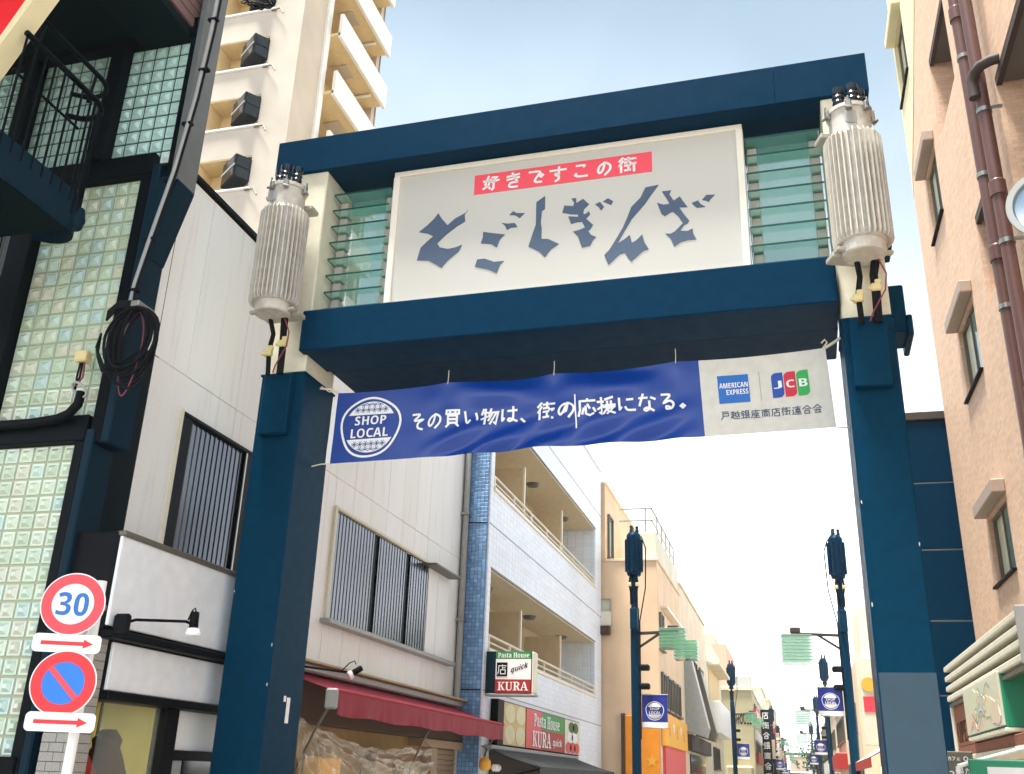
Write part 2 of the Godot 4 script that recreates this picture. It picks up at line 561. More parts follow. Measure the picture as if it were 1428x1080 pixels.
# ---------------------------------------------------------------- walls
# a wall sheet with openings; o is its lower corner, u and w its unit directions, nn its outward side. Each opening gets reveals of the given depth and its own back.
func wall(mb: MB, o: Vector3, u: Vector3, w: Vector3, nn: Vector3, wide: float, high: float, holes: Array, depth: float) -> void:
	var xs := [0.0, wide]
	var ys := [0.0, high]
	for r in holes:
		xs.append(r.position.x)
		xs.append(r.end.x)
		ys.append(r.position.y)
		ys.append(r.end.y)
	xs.sort()
	ys.sort()
	for i in xs.size() - 1:
		for j in ys.size() - 1:
			if xs[i + 1] - xs[i] < 1e-5 or ys[j + 1] - ys[j] < 1e-5:
				continue
			var c := Vector2((xs[i] + xs[i + 1]) * 0.5, (ys[j] + ys[j + 1]) * 0.5)
			var open := false
			for r in holes:
				open = open or r.has_point(c)
			if not open:
				mb.quad(o + u * xs[i] + w * ys[j], o + u * xs[i + 1] + w * ys[j], o + u * xs[i + 1] + w * ys[j + 1], o + u * xs[i] + w * ys[j + 1], nn)
	for r in holes:
		reveal(mb, o, u, w, nn, r, depth)


func reveal(mb: MB, o: Vector3, u: Vector3, w: Vector3, nn: Vector3, r: Rect2, depth: float) -> void:
	var a: Vector3 = o + u * r.position.x + w * r.position.y
	var b: Vector3 = o + u * r.end.x + w * r.position.y
	var c: Vector3 = o + u * r.end.x + w * r.end.y
	var d: Vector3 = o + u * r.position.x + w * r.end.y
	var k := -nn * depth
	mb.quad(a, b, b + k, a + k, w)
	mb.quad(b, c, c + k, b + k, -u)
	mb.quad(c, d, d + k, c + k, -w)
	mb.quad(d, a, a + k, d + k, u)


func back_of(called: String, m: Material, parent: Node, o: Vector3, u: Vector3, w: Vector3, nn: Vector3, r: Rect2, depth: float) -> MeshInstance3D:
	var mb := MB.new()
	var p := o + u * (r.position.x + r.size.x * 0.5) + w * (r.position.y + r.size.y * 0.5) - nn * (depth + 0.02)
	mb.xf = Transform3D(Basis(u, w, nn if u.cross(w).dot(nn) > 0 else -nn), p)
	mb.box(Vector3.ZERO, Vector3(r.size.x + 0.02, r.size.y + 0.02, 0.04))
	return obj(called, mb, m, parent)


# ---------------------------------------------------------------- scene
var worldly := {}


# a thing whose parts are given in world coordinates
func thing_w(called: String, label: String, category: String, at: Vector3, group := "") -> Node3D:
	var o := thing(called, label, category, at, group)
	worldly[o] = true
	return o


func settle() -> void:
	for o in worldly:
		for c in o.get_children():
			c.position -= o.position


func _ready() -> void:
	rng.seed = 5
	var cam := Camera3D.new()
	cam.name = "camera"
	cam.position = Vector3(0, 1.6, 0)
	cam.rotation = Vector3(0.37698495, 0.27628026, 0.03354406)
	cam.fov = 42.9696
	cam.far = 2000.0
	cam.current = true
	add_child(cam)
	var sky := ProceduralSkyMaterial.new()
	sky.sky_top_color = Color(0.385, 0.455, 0.51)
	sky.sky_horizon_color = Color(1.2, 1.2, 1.21)
	sky.sky_curve = 0.16
	sky.ground_horizon_color = Color(0.75, 0.74, 0.72)
	sky.ground_bottom_color = Color(0.45, 0.44, 0.42)
	sky.sky_cover = clouds()
	sky.sky_cover_modulate = Color(1, 1, 1, 0.16)
	var env := Environment.new()
	env.background_mode = Environment.BG_SKY
	env.sky = Sky.new()
	env.sky.sky_material = sky
	env.background_energy_multiplier = 1.0
	env.tonemap_mode = Environment.TONE_MAPPER_LINEAR
	env.tonemap_exposure = 3.45
	env.sdfgi_enabled = true
	env.ssao_enabled = true
	env.ssil_enabled = true
	env.fog_enabled = true
	env.fog_density = 0.0005
	env.fog_light_color = Color(0.98, 0.98, 0.97)
	var we := WorldEnvironment.new()
	we.name = "world_environment"
	we.environment = env
	add_child(we)
	var sun := DirectionalLight3D.new()
	sun.name = "sun"
	sun.light_energy = 1.2
	sun.light_angular_distance = 12.0
	sun.light_color = Color(1.0, 0.98, 0.945)
	sun.shadow_enabled = true
	sun.sky_mode = DirectionalLight3D.SKY_MODE_LIGHT_ONLY
	add_child(sun)
	sun.look_at_from_position(Vector3(-0.14, 0.96, 0.16), Vector3.ZERO)
	make_materials()
	dull()
	ground()
	tower()
	white_building()
	glass_building()
	balcony_building()
	left_far()
	right_building()
	right_far()
	gate()
	transformers()
	banner()
	left_small()
	shop_fronts()
	lamps()
	right_small()
	settle()


func clouds() -> ImageTexture:
	var f := FastNoiseLite.new()
	f.seed = 21
	f.frequency = 1.1
	f.fractal_octaves = 6
	var w := 512
	var h := 256
	var im := Image.create(w, h, false, Image.FORMAT_RGBA8)
	for j in h:
		var up := (0.5 - (j + 0.5) / h) * PI
		for i in w:
			var t := TAU * i / w
			var d := Vector3(cos(up) * sin(t), sin(up) * 2.2, cos(up) * cos(t))
			var a := clampf(f.get_noise_3dv(d * 1.3) * 1.7 + 0.30, 0.0, 1.0)
			im.set_pixel(i, j, Color(0.62, 0.62, 0.62, a))
	return ImageTexture.create_from_image(im)


func ground() -> void:
	var b := MB.new()
	b.box(Vector3(0, -0.55, -200), Vector3(900, 1.0, 1100))
	struct("ground", b, mats.ground, "plain ground sheet under the whole street")
	b = MB.new()
	b.b6(-3.3, 1.2, -0.045, 0.0, -330, 60)
	struct("road", b, mats.asphalt, "grey asphalt lane running down the shopping street")
	b = MB.new()
	b.b6(-5.7, -3.3, -0.045, 0.1, -330, 60)
	struct("left_pavement", b, mats.paving, "brick paved footway along the left shop fronts")
	b = MB.new()
	b.b6(1.2, 2.6, -0.045, 0.1, -330, 60)
	struct("right_pavement", b, mats.paving, "brick paved footway along the right shop fronts")


# ---------------------------------------------------------------- left side
func tower() -> void:
	var k := 1.9
	var X := func(x: float) -> float: return x * k
	var Y := func(y: float) -> float: return 1.6 + (y - 1.6) * k
	var t := thing_w("apartment_tower", "tall cream apartment tower with hooded side windows and stacked balconies", "apartment building", Vector3(-24, 0, -30))
	var x1: float = X.call(-9.0)
	var z0: float = X.call(-14.6)
	var zb: float = X.call(-15.55)
	var x0 := -32.0
	var y1 := 46.0
	# the side facing the camera, with deep window recesses
	var holes := []
	var tops := []
	for i in 7:
		var yt: float = Y.call(13.02 + 1.5 * (i - 1))
		tops.append(yt)
		holes.append(Rect2(X.call(-10.95) - x0, yt - 1.45, 2.35, 1.45))
	var mb := MB.new()
	wall(mb, Vector3(x0, 0, z0), Vector3.RIGHT, Vector3.UP, Vector3.BACK, x1 - x0, y1, holes, 1.0)
	mb.quad(Vector3(x0, 0, z0), Vector3(x0, 0, z0 - 7.4), Vector3(x0, y1, z0 - 7.4), Vector3(x0, y1, z0), Vector3.LEFT)
	mb.quad(Vector3(x0, y1, z0), Vector3(x1, y1, z0), Vector3(x1, y1, z0 - 7.4), Vector3(x0, y1, z0 - 7.4), Vector3.UP)
	mb.quad(Vector3(x0, 0, z0 - 7.4), Vector3(x1, 0, z0 - 7.4), Vector3(x1, y1, z0 - 7.4), Vector3(x0, y1, z0 - 7.4), Vector3.FORWARD)
	obj("wall", mb, mats.tower, t)
	for i in holes.size():
		var r: Rect2 = holes[i]
		var xa: float = x0 + r.position.x
		var xb: float = x0 + r.end.x
		var yb: float = r.position.y
		var yt: float = r.end.y
		var w := bx("window_alcove", mats.ochre, t, xa - 0.02, xb + 0.02, yb - 0.02, yt + 0.02, z0 - 1.04, z0 - 0.96)
		bx("alcove_lining", mats.ochre, w, xa + 0.004, xa + 0.05, yb, yt, z0 - 0.96, z0 - 0.02)
		bx("alcove_ceiling", mats.ochre, w, xa + 0.05, xb, yt - 0.05, yt - 0.004, z0 - 0.96, z0 - 0.02)
		bx("window_sill", mats.white, w, xa - 0.1, xb + 0.1, yb - 0.08, yb, z0 - 0.02, z0 + 0.10, 0.01)
		var sm := MB.new()
		sm.xf = Transform3D(Basis(Vector3.UP, -0.62), Vector3(xb - 0.62, yt - 0.70, z0 - 0.06))
		sm.box(Vector3.ZERO, Vector3(1.15, 1.02, 0.66), 0.03)
		var s := obj("bay_window", sm, mats.black, w)
		for side in [-1, 1]:
			var pm := MB.new()
			pm.xf = sm.xf
			pm.box(Vector3(0, 0.245 * side, 0.33), Vector3(1.03, 0.40, 0.02), 0.004)
			pm.box(Vector3(0.575, 0.245 * side, 0), Vector3(0.02, 0.40, 0.52), 0.004)
			obj("pane", pm, mats.dark_glass, s)
		var mm := MB.new()
		mm.xf = sm.xf
		mm.box(Vector3(0, 0, 0.345), Vector3(1.18, 0.08, 0.04), 0.004)
		obj("mullion", mm, mats.grey_metal, s)
		var hk := MB.new()
		hk.tube([Vector3(xb - 0.1, yb - 0.1, z0 + 0.02), Vector3(xb + 0.35, yb - 0.18, z0 + 0.16), Vector3(xb + 0.55, yb - 0.5, z0 + 0.2)], 0.03, 6)
		obj("drip_hook", hk, mats.bronze, w)
	# the street side: a plain tan pier, then balconies
	bx("pier", mats.tower_tan, t, x1 - 0.6, x1, 0, y1, zb, z0 - 0.004)
	bx("pier_edge", mats.tower_white, t, x1 - 0.6, x1 + 0.12, 0, y1, zb - 0.35, zb, 0.02)
	var zf: float = X.call(-18.3)
	bx("inner_wall", mats.ochre, t, x1 - 2.0, x1 - 1.4, 0, y1, zf, zb - 0.35)
	bx("end_wall", mats.tower_tan, t, x1 - 2.0, x1 - 0.05, 0, y1, zf - 0.3, zf)
	for i in 12:
		var yb: float = Y.call(15.25 + 1.57 * (i - 8))
		var sl := bx("balcony_slab", mats.ochre, t, x1 - 1.4, x1 + 0.55, yb, yb + 0.14, zf, zb - 0.35)
		bx("parapet", mats.tower_white, sl, x1 + 0.45, x1 + 0.62, yb - 0.1, yb + 1.15, zf - 0.1, zb - 0.35, 0.02)
		bx("hatch", mats.tower_tan, sl, x1 - 0.75, x1 + 0.05, yb - 0.05, yb, (zf + zb) * 0.5 - 0.4, (zf + zb) * 0.5 + 0.5, 0.01)
		bx("ceiling_tube", mats.tower_white, sl, x1 - 0.9, x1 + 0.3, yb - 0.12, yb - 0.04, zf + 0.9, zf + 1.05, 0.02)


func corrugated(zl: float, zr: float, y0: float, y1: float, x: float, pitch: float, deep: float) -> MB:
	var b := MB.new()
	var n := int(absf(zr - zl) / pitch)
	var step := (zr - zl) / n
	for i in n:
		var z := zl + step * i
		var zs := [z, z + step * 0.35, z + step * 0.5, z + step * 0.85, z + step]
		var xs := [x, x, x + deep, x + deep, x]
		for k in 4:
			b.quad(Vector3(xs[k], y0, zs[k]), Vector3(xs[k + 1], y0, zs[k + 1]), Vector3(xs[k + 1], y1, zs[k + 1]), Vector3(xs[k], y1, zs[k]), Vector3.RIGHT)
	b.quad(Vector3(x - 0.01, y0, zl), Vector3(x - 0.01, y0, zr), Vector3(x - 0.01, y1, zr), Vector3(x - 0.01, y1, zl), Vector3.LEFT)
	return b


func white_building() -> void:
	var t := thing_w("white_panel_building", "two storey white panelled building with corrugated metal window shutters", "building", Vector3(-7.2, 0, -11.8))
	var core := MB.new()
	core.b6(-9.5, -5.65, 2.58, 7.24, -16.75, -6.78)
	core.b6(-9.5, -5.65, 0, 2.58, -16.75, -10.0)
	core.b6(-9.5, -7.4, 0, 2.58, -10.0, -6.78)
	core.b6(-7.4, -5.4, 0, 2.58, -10.0, -9.4)
	core.b6(-7.4, -5.35, 0, 2.58, -6.95, -6.78)
	obj("wall", core, mats.backing, t)
	bx("parapet_cap", mats.black, t, -9.5, -5.56, 7.24, 7.30, -16.75, -6.74, 0.01)
	var zs := [-6.8, -7.33, -7.87, -8.35, -8.83, -9.3, -9.84, -10.38, -10.91, -11.45]
	for i in 8:
		zs.append(-11.45 - 0.594 * (i + 1))
	zs.append(-16.73)
	var looks := [mats.siding, mats.siding_b, mats.siding_c]
	var holes := [[-9.3, -7.87, 3.42, 4.83], [-15.61, -11.45, 3.36, 4.80]]
	for i in zs.size() - 1:
		var za: float = zs[i]
		var zb: float = zs[i + 1]
		var spans := [[2.6, 5.2], [5.2, 7.22]]
		for h in holes:
			if za <= h[1] + 0.01 and zb >= h[0] - 0.01:
				spans = [[2.6, h[2]], [h[3], 5.2], [5.2, 7.22]]
		for s in spans:
			var o: float = rng.randf_range(-0.002, 0.002)
			bx("siding_panel", looks[rng.randi() % 3], t, -5.66, -5.60 + o, s[0] + 0.003, s[1] - 0.003, zb + 0.003, za - 0.003, 0.003)
	# near window
	var w := bx("shuttered_window", mats.dark_frame, t, -5.648, -5.635, 3.42, 4.83, -9.3, -7.87)
	bx("window_frame", mats.cream, w, -5.64, -5.57, 3.40, 4.86, -7.90, -7.86, 0.006)
	bx("window_frame", mats.dark_frame, w, -5.64, -5.565, 4.80, 4.84, -9.3, -7.9, 0.006)
	bx("window_frame", mats.dark_frame, w, -5.64, -5.575, 3.42, 4.80, -8.06, -7.90, 0.006)
	bx("window_frame", mats.dark_frame, w, -5.64, -5.575, 3.42, 4.80, -9.3, -9.12, 0.006)
	obj("shutter", corrugated(-8.07, -9.10, 3.44, 4.80, -5.615, 0.085, 0.009), mats.shutter, w)
	bx("shutter_rail", mats.steel, w, -5.64, -5.57, 3.42, 4.80, -9.15, -9.12, 0.004)
	# far window, three shutters
	var w2 := bx("shuttered_window", mats.dark_frame, t, -5.648, -5.635, 3.36, 4.80, -15.61, -11.45)
	bx("window_frame", mats.cream, w2, -5.64, -5.56, 4.78, 4.82, -15.6, -11.45, 0.006)
	bx("window_frame", mats.cream, w2, -5.64, -5.56, 3.36, 4.80, -11.5, -11.43, 0.006)
	bx("window_sill", mats.grey_metal, w2, -5.62, -5.46, 3.30, 3.36, -16.35, -11.35, 0.008)
	for s in [[-11.52, -12.85], [-13.05, -14.12], [-14.32, -15.12]]:
		obj("shutter", corrugated(s[0], s[1], 3.38, 4.78, -5.61, 0.1, 0.009), mats.shutter, w2)
	bx("blank_panel", mats.siding, w2, -5.64, -5.60, 3.37, 4.79, -15.6, -15.16, 0.004)
	bx("rain_hood", mats.bronze, w2, -5.62, -5.38, 4.74, 4.77, -16.2, -14.9, 0.006)
	bx("wall_vent", mats.bronze, t, -5.6, -5.45, 4.98, 5.02, -10.6, -10.2, 0.005)
	bx("wall_vent", mats.bronze, t, -5.6, -5.47, 3.32, 3.35, -10.75, -10.35, 0.005)


func block_mesh(p: float) -> ArrayMesh:
	var b := MB.new()
	var h := p * 0.5
	var i1 := h - 0.007
	var i2 := h - 0.028
	var ring := [[i1, -0.02], [i1 - 0.004, 0.006], [i2, 0.004], [0.016, 0.030]]
	for k in 3:
		for e in 4:
			var c0 := Vector2(1, 1).rotated(PI / 2 * e)
			var c1 := Vector2(1, 1).rotated(PI / 2 * (e + 1))
			b.quad(Vector3(c0.x * ring[k][0], c0.y * ring[k][0], ring[k][1]), Vector3(c1.x * ring[k][0], c1.y * ring[k][0], ring[k][1]), Vector3(c1.x * ring[k + 1][0], c1.y * ring[k + 1][0], ring[k + 1][1]), Vector3(c0.x * ring[k + 1][0], c0.y * ring[k + 1][0], ring[k + 1][1]), Vector3(c0.x + c1.x, c0.y + c1.y, 3.0))
	b.quad(Vector3(-0.016, -0.016, 0.03), Vector3(0.016, -0.016, 0.03), Vector3(0.016, 0.016, 0.03), Vector3(-0.016, 0.016, 0.03), Vector3(0, 0, 1))
	return b.mesh()


func glass_building() -> void:
	var t := thing_w("glass_block_building", "dark framed building with a wall of square green glass blocks", "building", Vector3(-7.0, 0, -7.0))
	var p := 0.143
	var bm := block_mesh(p)
	var tones := []
	for c in [Color(0.78, 0.84, 0.75), Color(0.73, 0.81, 0.72), Color(0.75, 0.83, 0.77), Color(0.78, 0.80, 0.72), Color(0.71, 0.78, 0.68), Color(0.70, 0.80, 0.77)]:
		var m := mk(c, 0.12)
		m.clearcoat_enabled = true
		m.clearcoat = 0.6
		m.clearcoat_roughness = 0.05
		tones.append(m)
	var upper := []
	for c in [Color(0.78, 0.90, 0.87), Color(0.72, 0.86, 0.83), Color(0.84, 0.93, 0.90)]:
		var m := mk(c, 0.1)
		m.clearcoat_enabled = true
		m.clearcoat = 0.8
		upper.append(m)
	# storeys: right edge of the glass, right edge of the frame, bottom, top, panels [xa, xb]
	var floors := [
		[-5.61, -5.42, 1.62, 4.07, [[-7.2, -5.61]]],
		[-5.48, -5.27, 4.30, 6.65, [[-6.50, -5.48]]],
		[-5.22, -5.07, 6.80, 8.20, [[-5.92, -5.22], [-6.92, -6.06], [-7.6, -7.08]]],
	]
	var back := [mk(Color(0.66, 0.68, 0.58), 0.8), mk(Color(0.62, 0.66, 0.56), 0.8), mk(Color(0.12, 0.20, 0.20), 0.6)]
	var singles := 0
	var rest := MB.new()
	for k in 3:
		var f: Array = floors[k]
		for q in f[4]:
			var cols := int(round((q[1] - q[0]) / p))
			var rows := int(round((f[3] - f[2]) / p))
			var px: float = (q[1] - q[0]) / cols
			var py: float = (f[3] - f[2]) / rows
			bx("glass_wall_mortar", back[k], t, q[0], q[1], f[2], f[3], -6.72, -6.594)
			for i in cols:
				for j in rows:
					var at := Vector3(q[1] - px * (i + 0.5), f[2] + py * (j + 0.5), -6.59)
					if singles < 300:
						singles += 1
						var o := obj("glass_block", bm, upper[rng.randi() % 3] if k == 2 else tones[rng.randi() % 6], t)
						o.position = at
						o.scale = Vector3(px / p, py / p, 1)
					else:
						rest.xf = Transform3D(Basis().scaled(Vector3(px / p, py / p, 1)), at)
						var arr := bm.surface_get_arrays(0)
						for vi in arr[Mesh.ARRAY_VERTEX].size():
							rest.vert(arr[Mesh.ARRAY_VERTEX][vi], arr[Mesh.ARRAY_NORMAL][vi])
		# corner column of this storey
		bx("corner_column", mats.dark_frame, t, f[0], f[1] - 0.08, f[2] - 0.25, f[3] + 0.1, -6.78, -6.52, 0.012)
		bx("corner_cladding", mats.teal_metal if k < 2 else mats.mid_metal, t, f[1] - 0.08, f[1], f[2] - 0.25, f[3] + (0.1 if k < 2 else 2.5), -6.80, -6.50, 0.012)
		bx("floor_band", mats.dark_frame, t, -9.0, f[1] - 0.081, f[3] + 0.002, f[3] + 0.232, -6.8, -6.50, 0.01)
	if rest.v.size():
		obj("glass_block_wall", rest, upper[1], t).set_meta("kind", "stuff")
	bx("floor_band", mats.dark_frame, t, -9.0, -5.541, 1.35, 1.618, -6.8, -6.50, 0.01)
	var tp := MB.new()
	tp.poly(PackedVector2Array([Vector2(-5.14, 6.60), Vector2(-5.268, 6.60), Vector2(-5.268, 5.8), Vector2(-5.262, 5.8), Vector2(-5.072, 6.54), Vector2(-5.072, 6.60)]), -6.79, -6.515)
	obj("corner_taper", tp, mats.teal_metal, t)
	bx("plinth", mats.dark_frame, t, -9.0, -5.5, 0, 1.35, -6.8, -6.53, 0.01)
	bx("window_post", mats.dark_frame, t, -6.76, -6.505, 4.30, 6.66, -6.75, -6.48, 0.01)
	bx("window_post", mats.dark_frame, t, -6.06, -5.90, 6.88, 8.2, -6.75, -6.46, 0.01)
	bx("window_post", mats.dark_frame, t, -7.08, -6.92, 6.88, 8.2, -6.75, -6.46, 0.01)
	bx("back_wall", mats.soffit, t, -9.2, -5.6, 0, 8.3, -7.4, -6.81)
	bx("dark_window", mats.dark_glass, t, -8.6, -6.76, 4.30, 6.65, -6.75, -6.60)
	for i in 9:
		var g := MB.new()
		g.tube([Vector3(-7.8 + 0.13 * i, 4.32, -6.55), Vector3(-7.8 + 0.13 * i, 6.6, -6.55)], 0.008, 5)
		obj("window_grille_bar", g, mats.bronze, t)
	# overhanging upper floor: frame of the soffit, darker inset, plank cladding on the street side
	bx("soffit_edge", mats.soffit, t, -5.78, -5.22, 8.2, 8.3, -6.83, -3.0, 0.01)
	bx("soffit_edge", mats.soffit, t, -9.0, -5.78, 8.2, 8.3, -6.83, -6.55, 0.01)
	bx("soffit", mats.dark_frame, t, -9.0, -5.78, 8.42, 8.5, -6.83, -3.0)
	bx("upper_wall", mats.soffit, t, -9.0, -5.26, 8.3, 10.5, -6.83, -3.0)
	for i in 20:
		bx("plank", mats.plank, t, -5.26, -5.2 + (i % 2) * 0.002, 8.31 + 0.105 * i, 8.31 + 0.105 * i + 0.096, -6.76, -3.0, 0.006)
	bx("corner_trim", mats.black, t, -5.27, -5.17, 8.2, 10.5, -6.86, -6.76, 0.01)
	# balcony with rails running along the street
	var bal := bx("balcony", mats.soffit, t, -8.0, -5.62, 5.78, 5.90, -5.98, -5.04, 0.02)
	var run := func(x: float, y: float) -> Array:
		var a := [Vector3(x, y, -5.04)]
		for i in 7:
			var th := PI * 0.62 * i / 6.0
			a.append(Vector3(x - 0.22 + 0.22 * cos(th), y, -5.92 - 0.22 * sin(th)))
		a.append(Vector3(x - 0.42, y, -6.04))
		return a
	for r in [[7.30, 0.022], [7.06, 0.026]]:
		var mb := MB.new()
		mb.tube(run.call(-5.6, r[0]), r[1], 8)
		obj("handrail", mb, mats.dark_frame, bal)
	var mb := MB.new()
	mb.tube([Vector3(-5.66, 6.72, -5.06), Vector3(-5.66, 6.72, -5.85)], 0.012, 6)
	obj("middle_rail", mb, mats.dark_frame, bal)
	var path: Array = run.call(-5.6, 0.0)
	var sk := MB.new()
	for i in path.size() - 1:
		sk.quad(path[i] + Vector3(0, 5.76, 0), path[i + 1] + Vector3(0, 5.76, 0), path[i + 1] + Vector3(0, 6.12, 0), path[i] + Vector3(0, 6.12, 0))
		var q0: Vector3 = path[i] + Vector3(-0.02, 0, 0.0)
		var q1: Vector3 = path[i + 1] + Vector3(-0.02, 0, 0.01)
		sk.quad(q0 + Vector3(0, 5.76, 0), q1 + Vector3(0, 5.76, 0), q1 + Vector3(0, 6.12, 0), q0 + Vector3(0, 6.12, 0), Vector3.LEFT)
	obj("skirt", sk, mats.teal_metal, bal)
	var zb := -5.06
	while zb > -5.95:
		var bb := MB.new()
		bb.tube([Vector3(-5.6, 6.0, zb), Vector3(-5.6, 7.06, zb)], 0.011, 5)
		obj("baluster", bb, mats.dark_frame, bal)
		zb -= 0.115
	for i in 5:
		var q: Vector3 = path[1 + i]
		var bb := MB.new()
		bb.tube([q + Vector3(0, 5.9, 0), q + Vector3(0, 7.06, 0)], 0.014, 5)
		obj("baluster", bb, mats.dark_frame, bal)
	for z in [-5.2, -5.86]:
		var bb := MB.new()
		bb.tube([Vector3(-5.63, 7.0, z), Vector3(-5.6, 7.3, z)], 0.014, 6)
		obj("rail_bracket", bb, mats.dark_frame, bal)
	var post := MB.new()
	post.lathe([Vector2(0, -0.02), Vector2(0.07, -0.02), Vector2(0.09, 0.06), Vector2(0.07, 0.16), Vector2(0, 0.18)], Vector3(-5.66, 5.86, -6.04), 14)
	obj("corner_finial", post, mats.teal_metal, bal)


func balcony_building() -> void:
	var t := thing_w("balcony_apartments", "white tiled apartment block with deep street balconies and blue tiled corner", "apartment building", Vector3(-7.3, 0, -22.4))
	var x := -5.1
	var holes := [Rect2(17.0, 3.64, 10.15, 1.44), Rect2(17.0, 6.56, 10.2, 1.68)]
	var mb := MB.new()
	wall(mb, Vector3(x, 0, 0), Vector3.FORWARD, Vector3.UP, Vector3.RIGHT, 28.1, 10.15, holes, 1.2)
	# cut away the sheet in front of the building: rebuild from its own corner
	mb = MB.new()
	var near := 16.8
	var moved := []
	for r in holes:
		moved.append(Rect2(r.position.x - near, r.position.y, r.size.x, r.size.y))
	wall(mb, Vector3(x, 0, -near), Vector3.FORWARD, Vector3.UP, Vector3.RIGHT, 28.1 - near, 10.15, moved, 1.2)
	mb.quad(Vector3(-9.5, 0, -28.1), Vector3(x, 0, -28.1), Vector3(x, 10.15, -28.1), Vector3(-9.5, 10.15, -28.1), Vector3.FORWARD)
	mb.quad(Vector3(-9.5, 10.15, -near), Vector3(x, 10.15, -near), Vector3(x, 10.15, -28.1), Vector3(-9.5, 10.15, -28.1), Vector3.UP)
	mb.quad(Vector3(-9.5, 0, -near), Vector3(-9.5, 0, -28.1), Vector3(-9.5, 10.15, -28.1), Vector3(-9.5, 10.15, -near), Vector3.LEFT)
	mb.quad(Vector3(-9.5, 0, -near), Vector3(x, 0, -near), Vector3(x, 10.15, -near), Vector3(-9.5, 10.15, -near), Vector3.BACK)
	obj("wall", mb, mats.white_tile, t)
	var pil := bx("blue_tile_corner", mats.blue_tile, t, -5.62, -5.13, 0, 10.15, -16.8, -16.76)
	pil.set_meta("label", "blue mosaic tiled corner strip")
	for y in [2.95, 5.87, 8.8]:
		bx("joint_strip", mats.grey_metal, t, x - 0.01, x + 0.006, y, y + 0.022, -28.1, -16.8)
		bx("joint_strip", mats.cable, t, -5.62, -5.13, y, y + 0.02, -16.77, -16.752)
	bx("roof_coping", mats.white, t, -9.5, x + 0.05, 10.15, 10.22, -28.15, -16.75, 0.01)
	for r in holes:
		var b := bx("balcony", mats.balcony_in, t, x - 1.24, x - 1.2, r.position.y - 0.02, r.end.y + 0.02, -r.end.x - 0.02, -r.position.x + 0.02)
		bx("balcony_ceiling", mats.balcony_in, b, x - 1.2, x - 0.02, r.end.y - 0.03, r.end.y - 0.004, -r.end.x + 0.005, -r.position.x - 0.005)
		bx("balcony_end", mats.white_tile, b, x - 1.2, x - 0.02, r.position.y + 0.004, r.end.y - 0.03, -r.end.x + 0.005, -r.end.x + 0.04)
		for z in [-20.35, -24.2]:
			var pt := bx("partition", mats.balcony_in, b, x - 1.2, x - 0.32, r.position.y, r.end.y - 0.24, z - 0.03, z + 0.03, 0.006)
			bx("partition_frame", mats.rail, pt, x - 0.34, x - 0.29, r.position.y, r.end.y - 0.22, z - 0.04, z + 0.04, 0.006)
		for z in [-18.7, -22.3, -25.7]:
			var l := MB.new()
			l.lathe([Vector2(0, -0.07), Vector2(0.13, -0.07), Vector2(0.16, 0.0)], Vector3(x - 0.62, r.end.y - 0.03, z), 14)
			obj("ceiling_lamp", l, mats.bronze, b)
			bx("balcony_door", mats.frosted, b, x - 1.2, x - 1.17, r.position.y + 0.05, r.end.y - 0.35, z - 0.9, z + 0.7, 0.01)
			bx("door_frame", mats.bronze, b, x - 1.17, x - 1.15, r.position.y + 0.05, r.end.y - 0.33, z - 0.12, z - 0.06)
		var y0: float = r.position.y
		var cap := bx("railing", mats.rail, b, x - 0.10, x + 0.03, y0 - 0.02, y0 + 0.06, -r.end.x, -r.position.x, 0.01)
		for k in 2:
			var rr := MB.new()
			rr.tube([Vector3(x - 0.03, y0 + 0.16 + 0.12 * k, -r.position.x), Vector3(x - 0.03, y0 + 0.16 + 0.12 * k, -r.end.x)], 0.018 + 0.007 * k, 6)
			obj("rail", rr, mats.rail, cap)
		var z: float = -r.position.x - 0.1
		while z > -r.end.x:
			bx("rail_post", mats.rail, cap, x - 0.05, x - 0.01, y0 + 0.05, y0 + 0.28, z - 0.025, z + 0.025)
			z -= 1.42
		bx("lintel_trim", mats.bronze, b, x - 0.01, x + 0.012, r.end.y, r.end.y + 0.03, -r.end.x, -r.position.x)
	var rf := bx("roof_railing", mats.rail, t, x - 0.12, x - 0.06, 10.22, 10.26, -28.0, -16.9)
	for k in 3:
		var rr := MB.new()
		rr.tube([Vector3(x - 0.09, 10.36 + 0.13 * k, -16.9), Vector3(x - 0.09, 10.36 + 0.13 * k, -28.0)], 0.018, 6)
		obj("rail", rr, mats.rail, rf)
	for k in 9:
		bx("rail_post", mats.rail, rf, x - 0.11, x - 0.07, 10.22, 10.62, -17.0 - 1.36 * k, -16.95 - 1.36 * k)
	var d := MB.new()
	d.tube([Vector3(-5.52, 0.1, -16.68), Vector3(-5.52, 9.6, -16.68)], 0.055, 10)
	var dp := obj("drainpipe", d, mats.grey_metal, t)
	for y in [2.2, 4.1, 6.0, 7.6]:
		bx("pipe_bracket", mats.steel, dp, -5.6, -5.44, y, y + 0.05, -16.76, -16.6)


func windows(parent: Node, u: Vector3, nn: Vector3, at: Vector3, wide: float, high: float, panes: int, frame: Material, glass: Material) -> void:
	var mb := MB.new()
	var xf := Transform3D(Basis(u, Vector3.UP, nn), at)
	mb.xf = xf
	mb.box(Vector3(0, 0, 0.0), Vector3(wide, high, 0.02))
	var w := obj("window", mb, glass, parent)
	mb = MB.new()
	mb.xf = xf
	var fw := minf(0.06, wide * 0.08)
	mb.box(Vector3(0, high * 0.5, 0.02), Vector3(wide + fw, fw, 0.10))
	mb.box(Vector3(0, -high * 0.5, 0.03), Vector3(wide + fw * 3, fw, 0.16))
	for i in panes + 1:
		mb.box(Vector3(-wide * 0.5 + wide * i / panes, 0, 0.02), Vector3(fw, high - fw, 0.08))
	obj("window_frame", mb, frame, w)


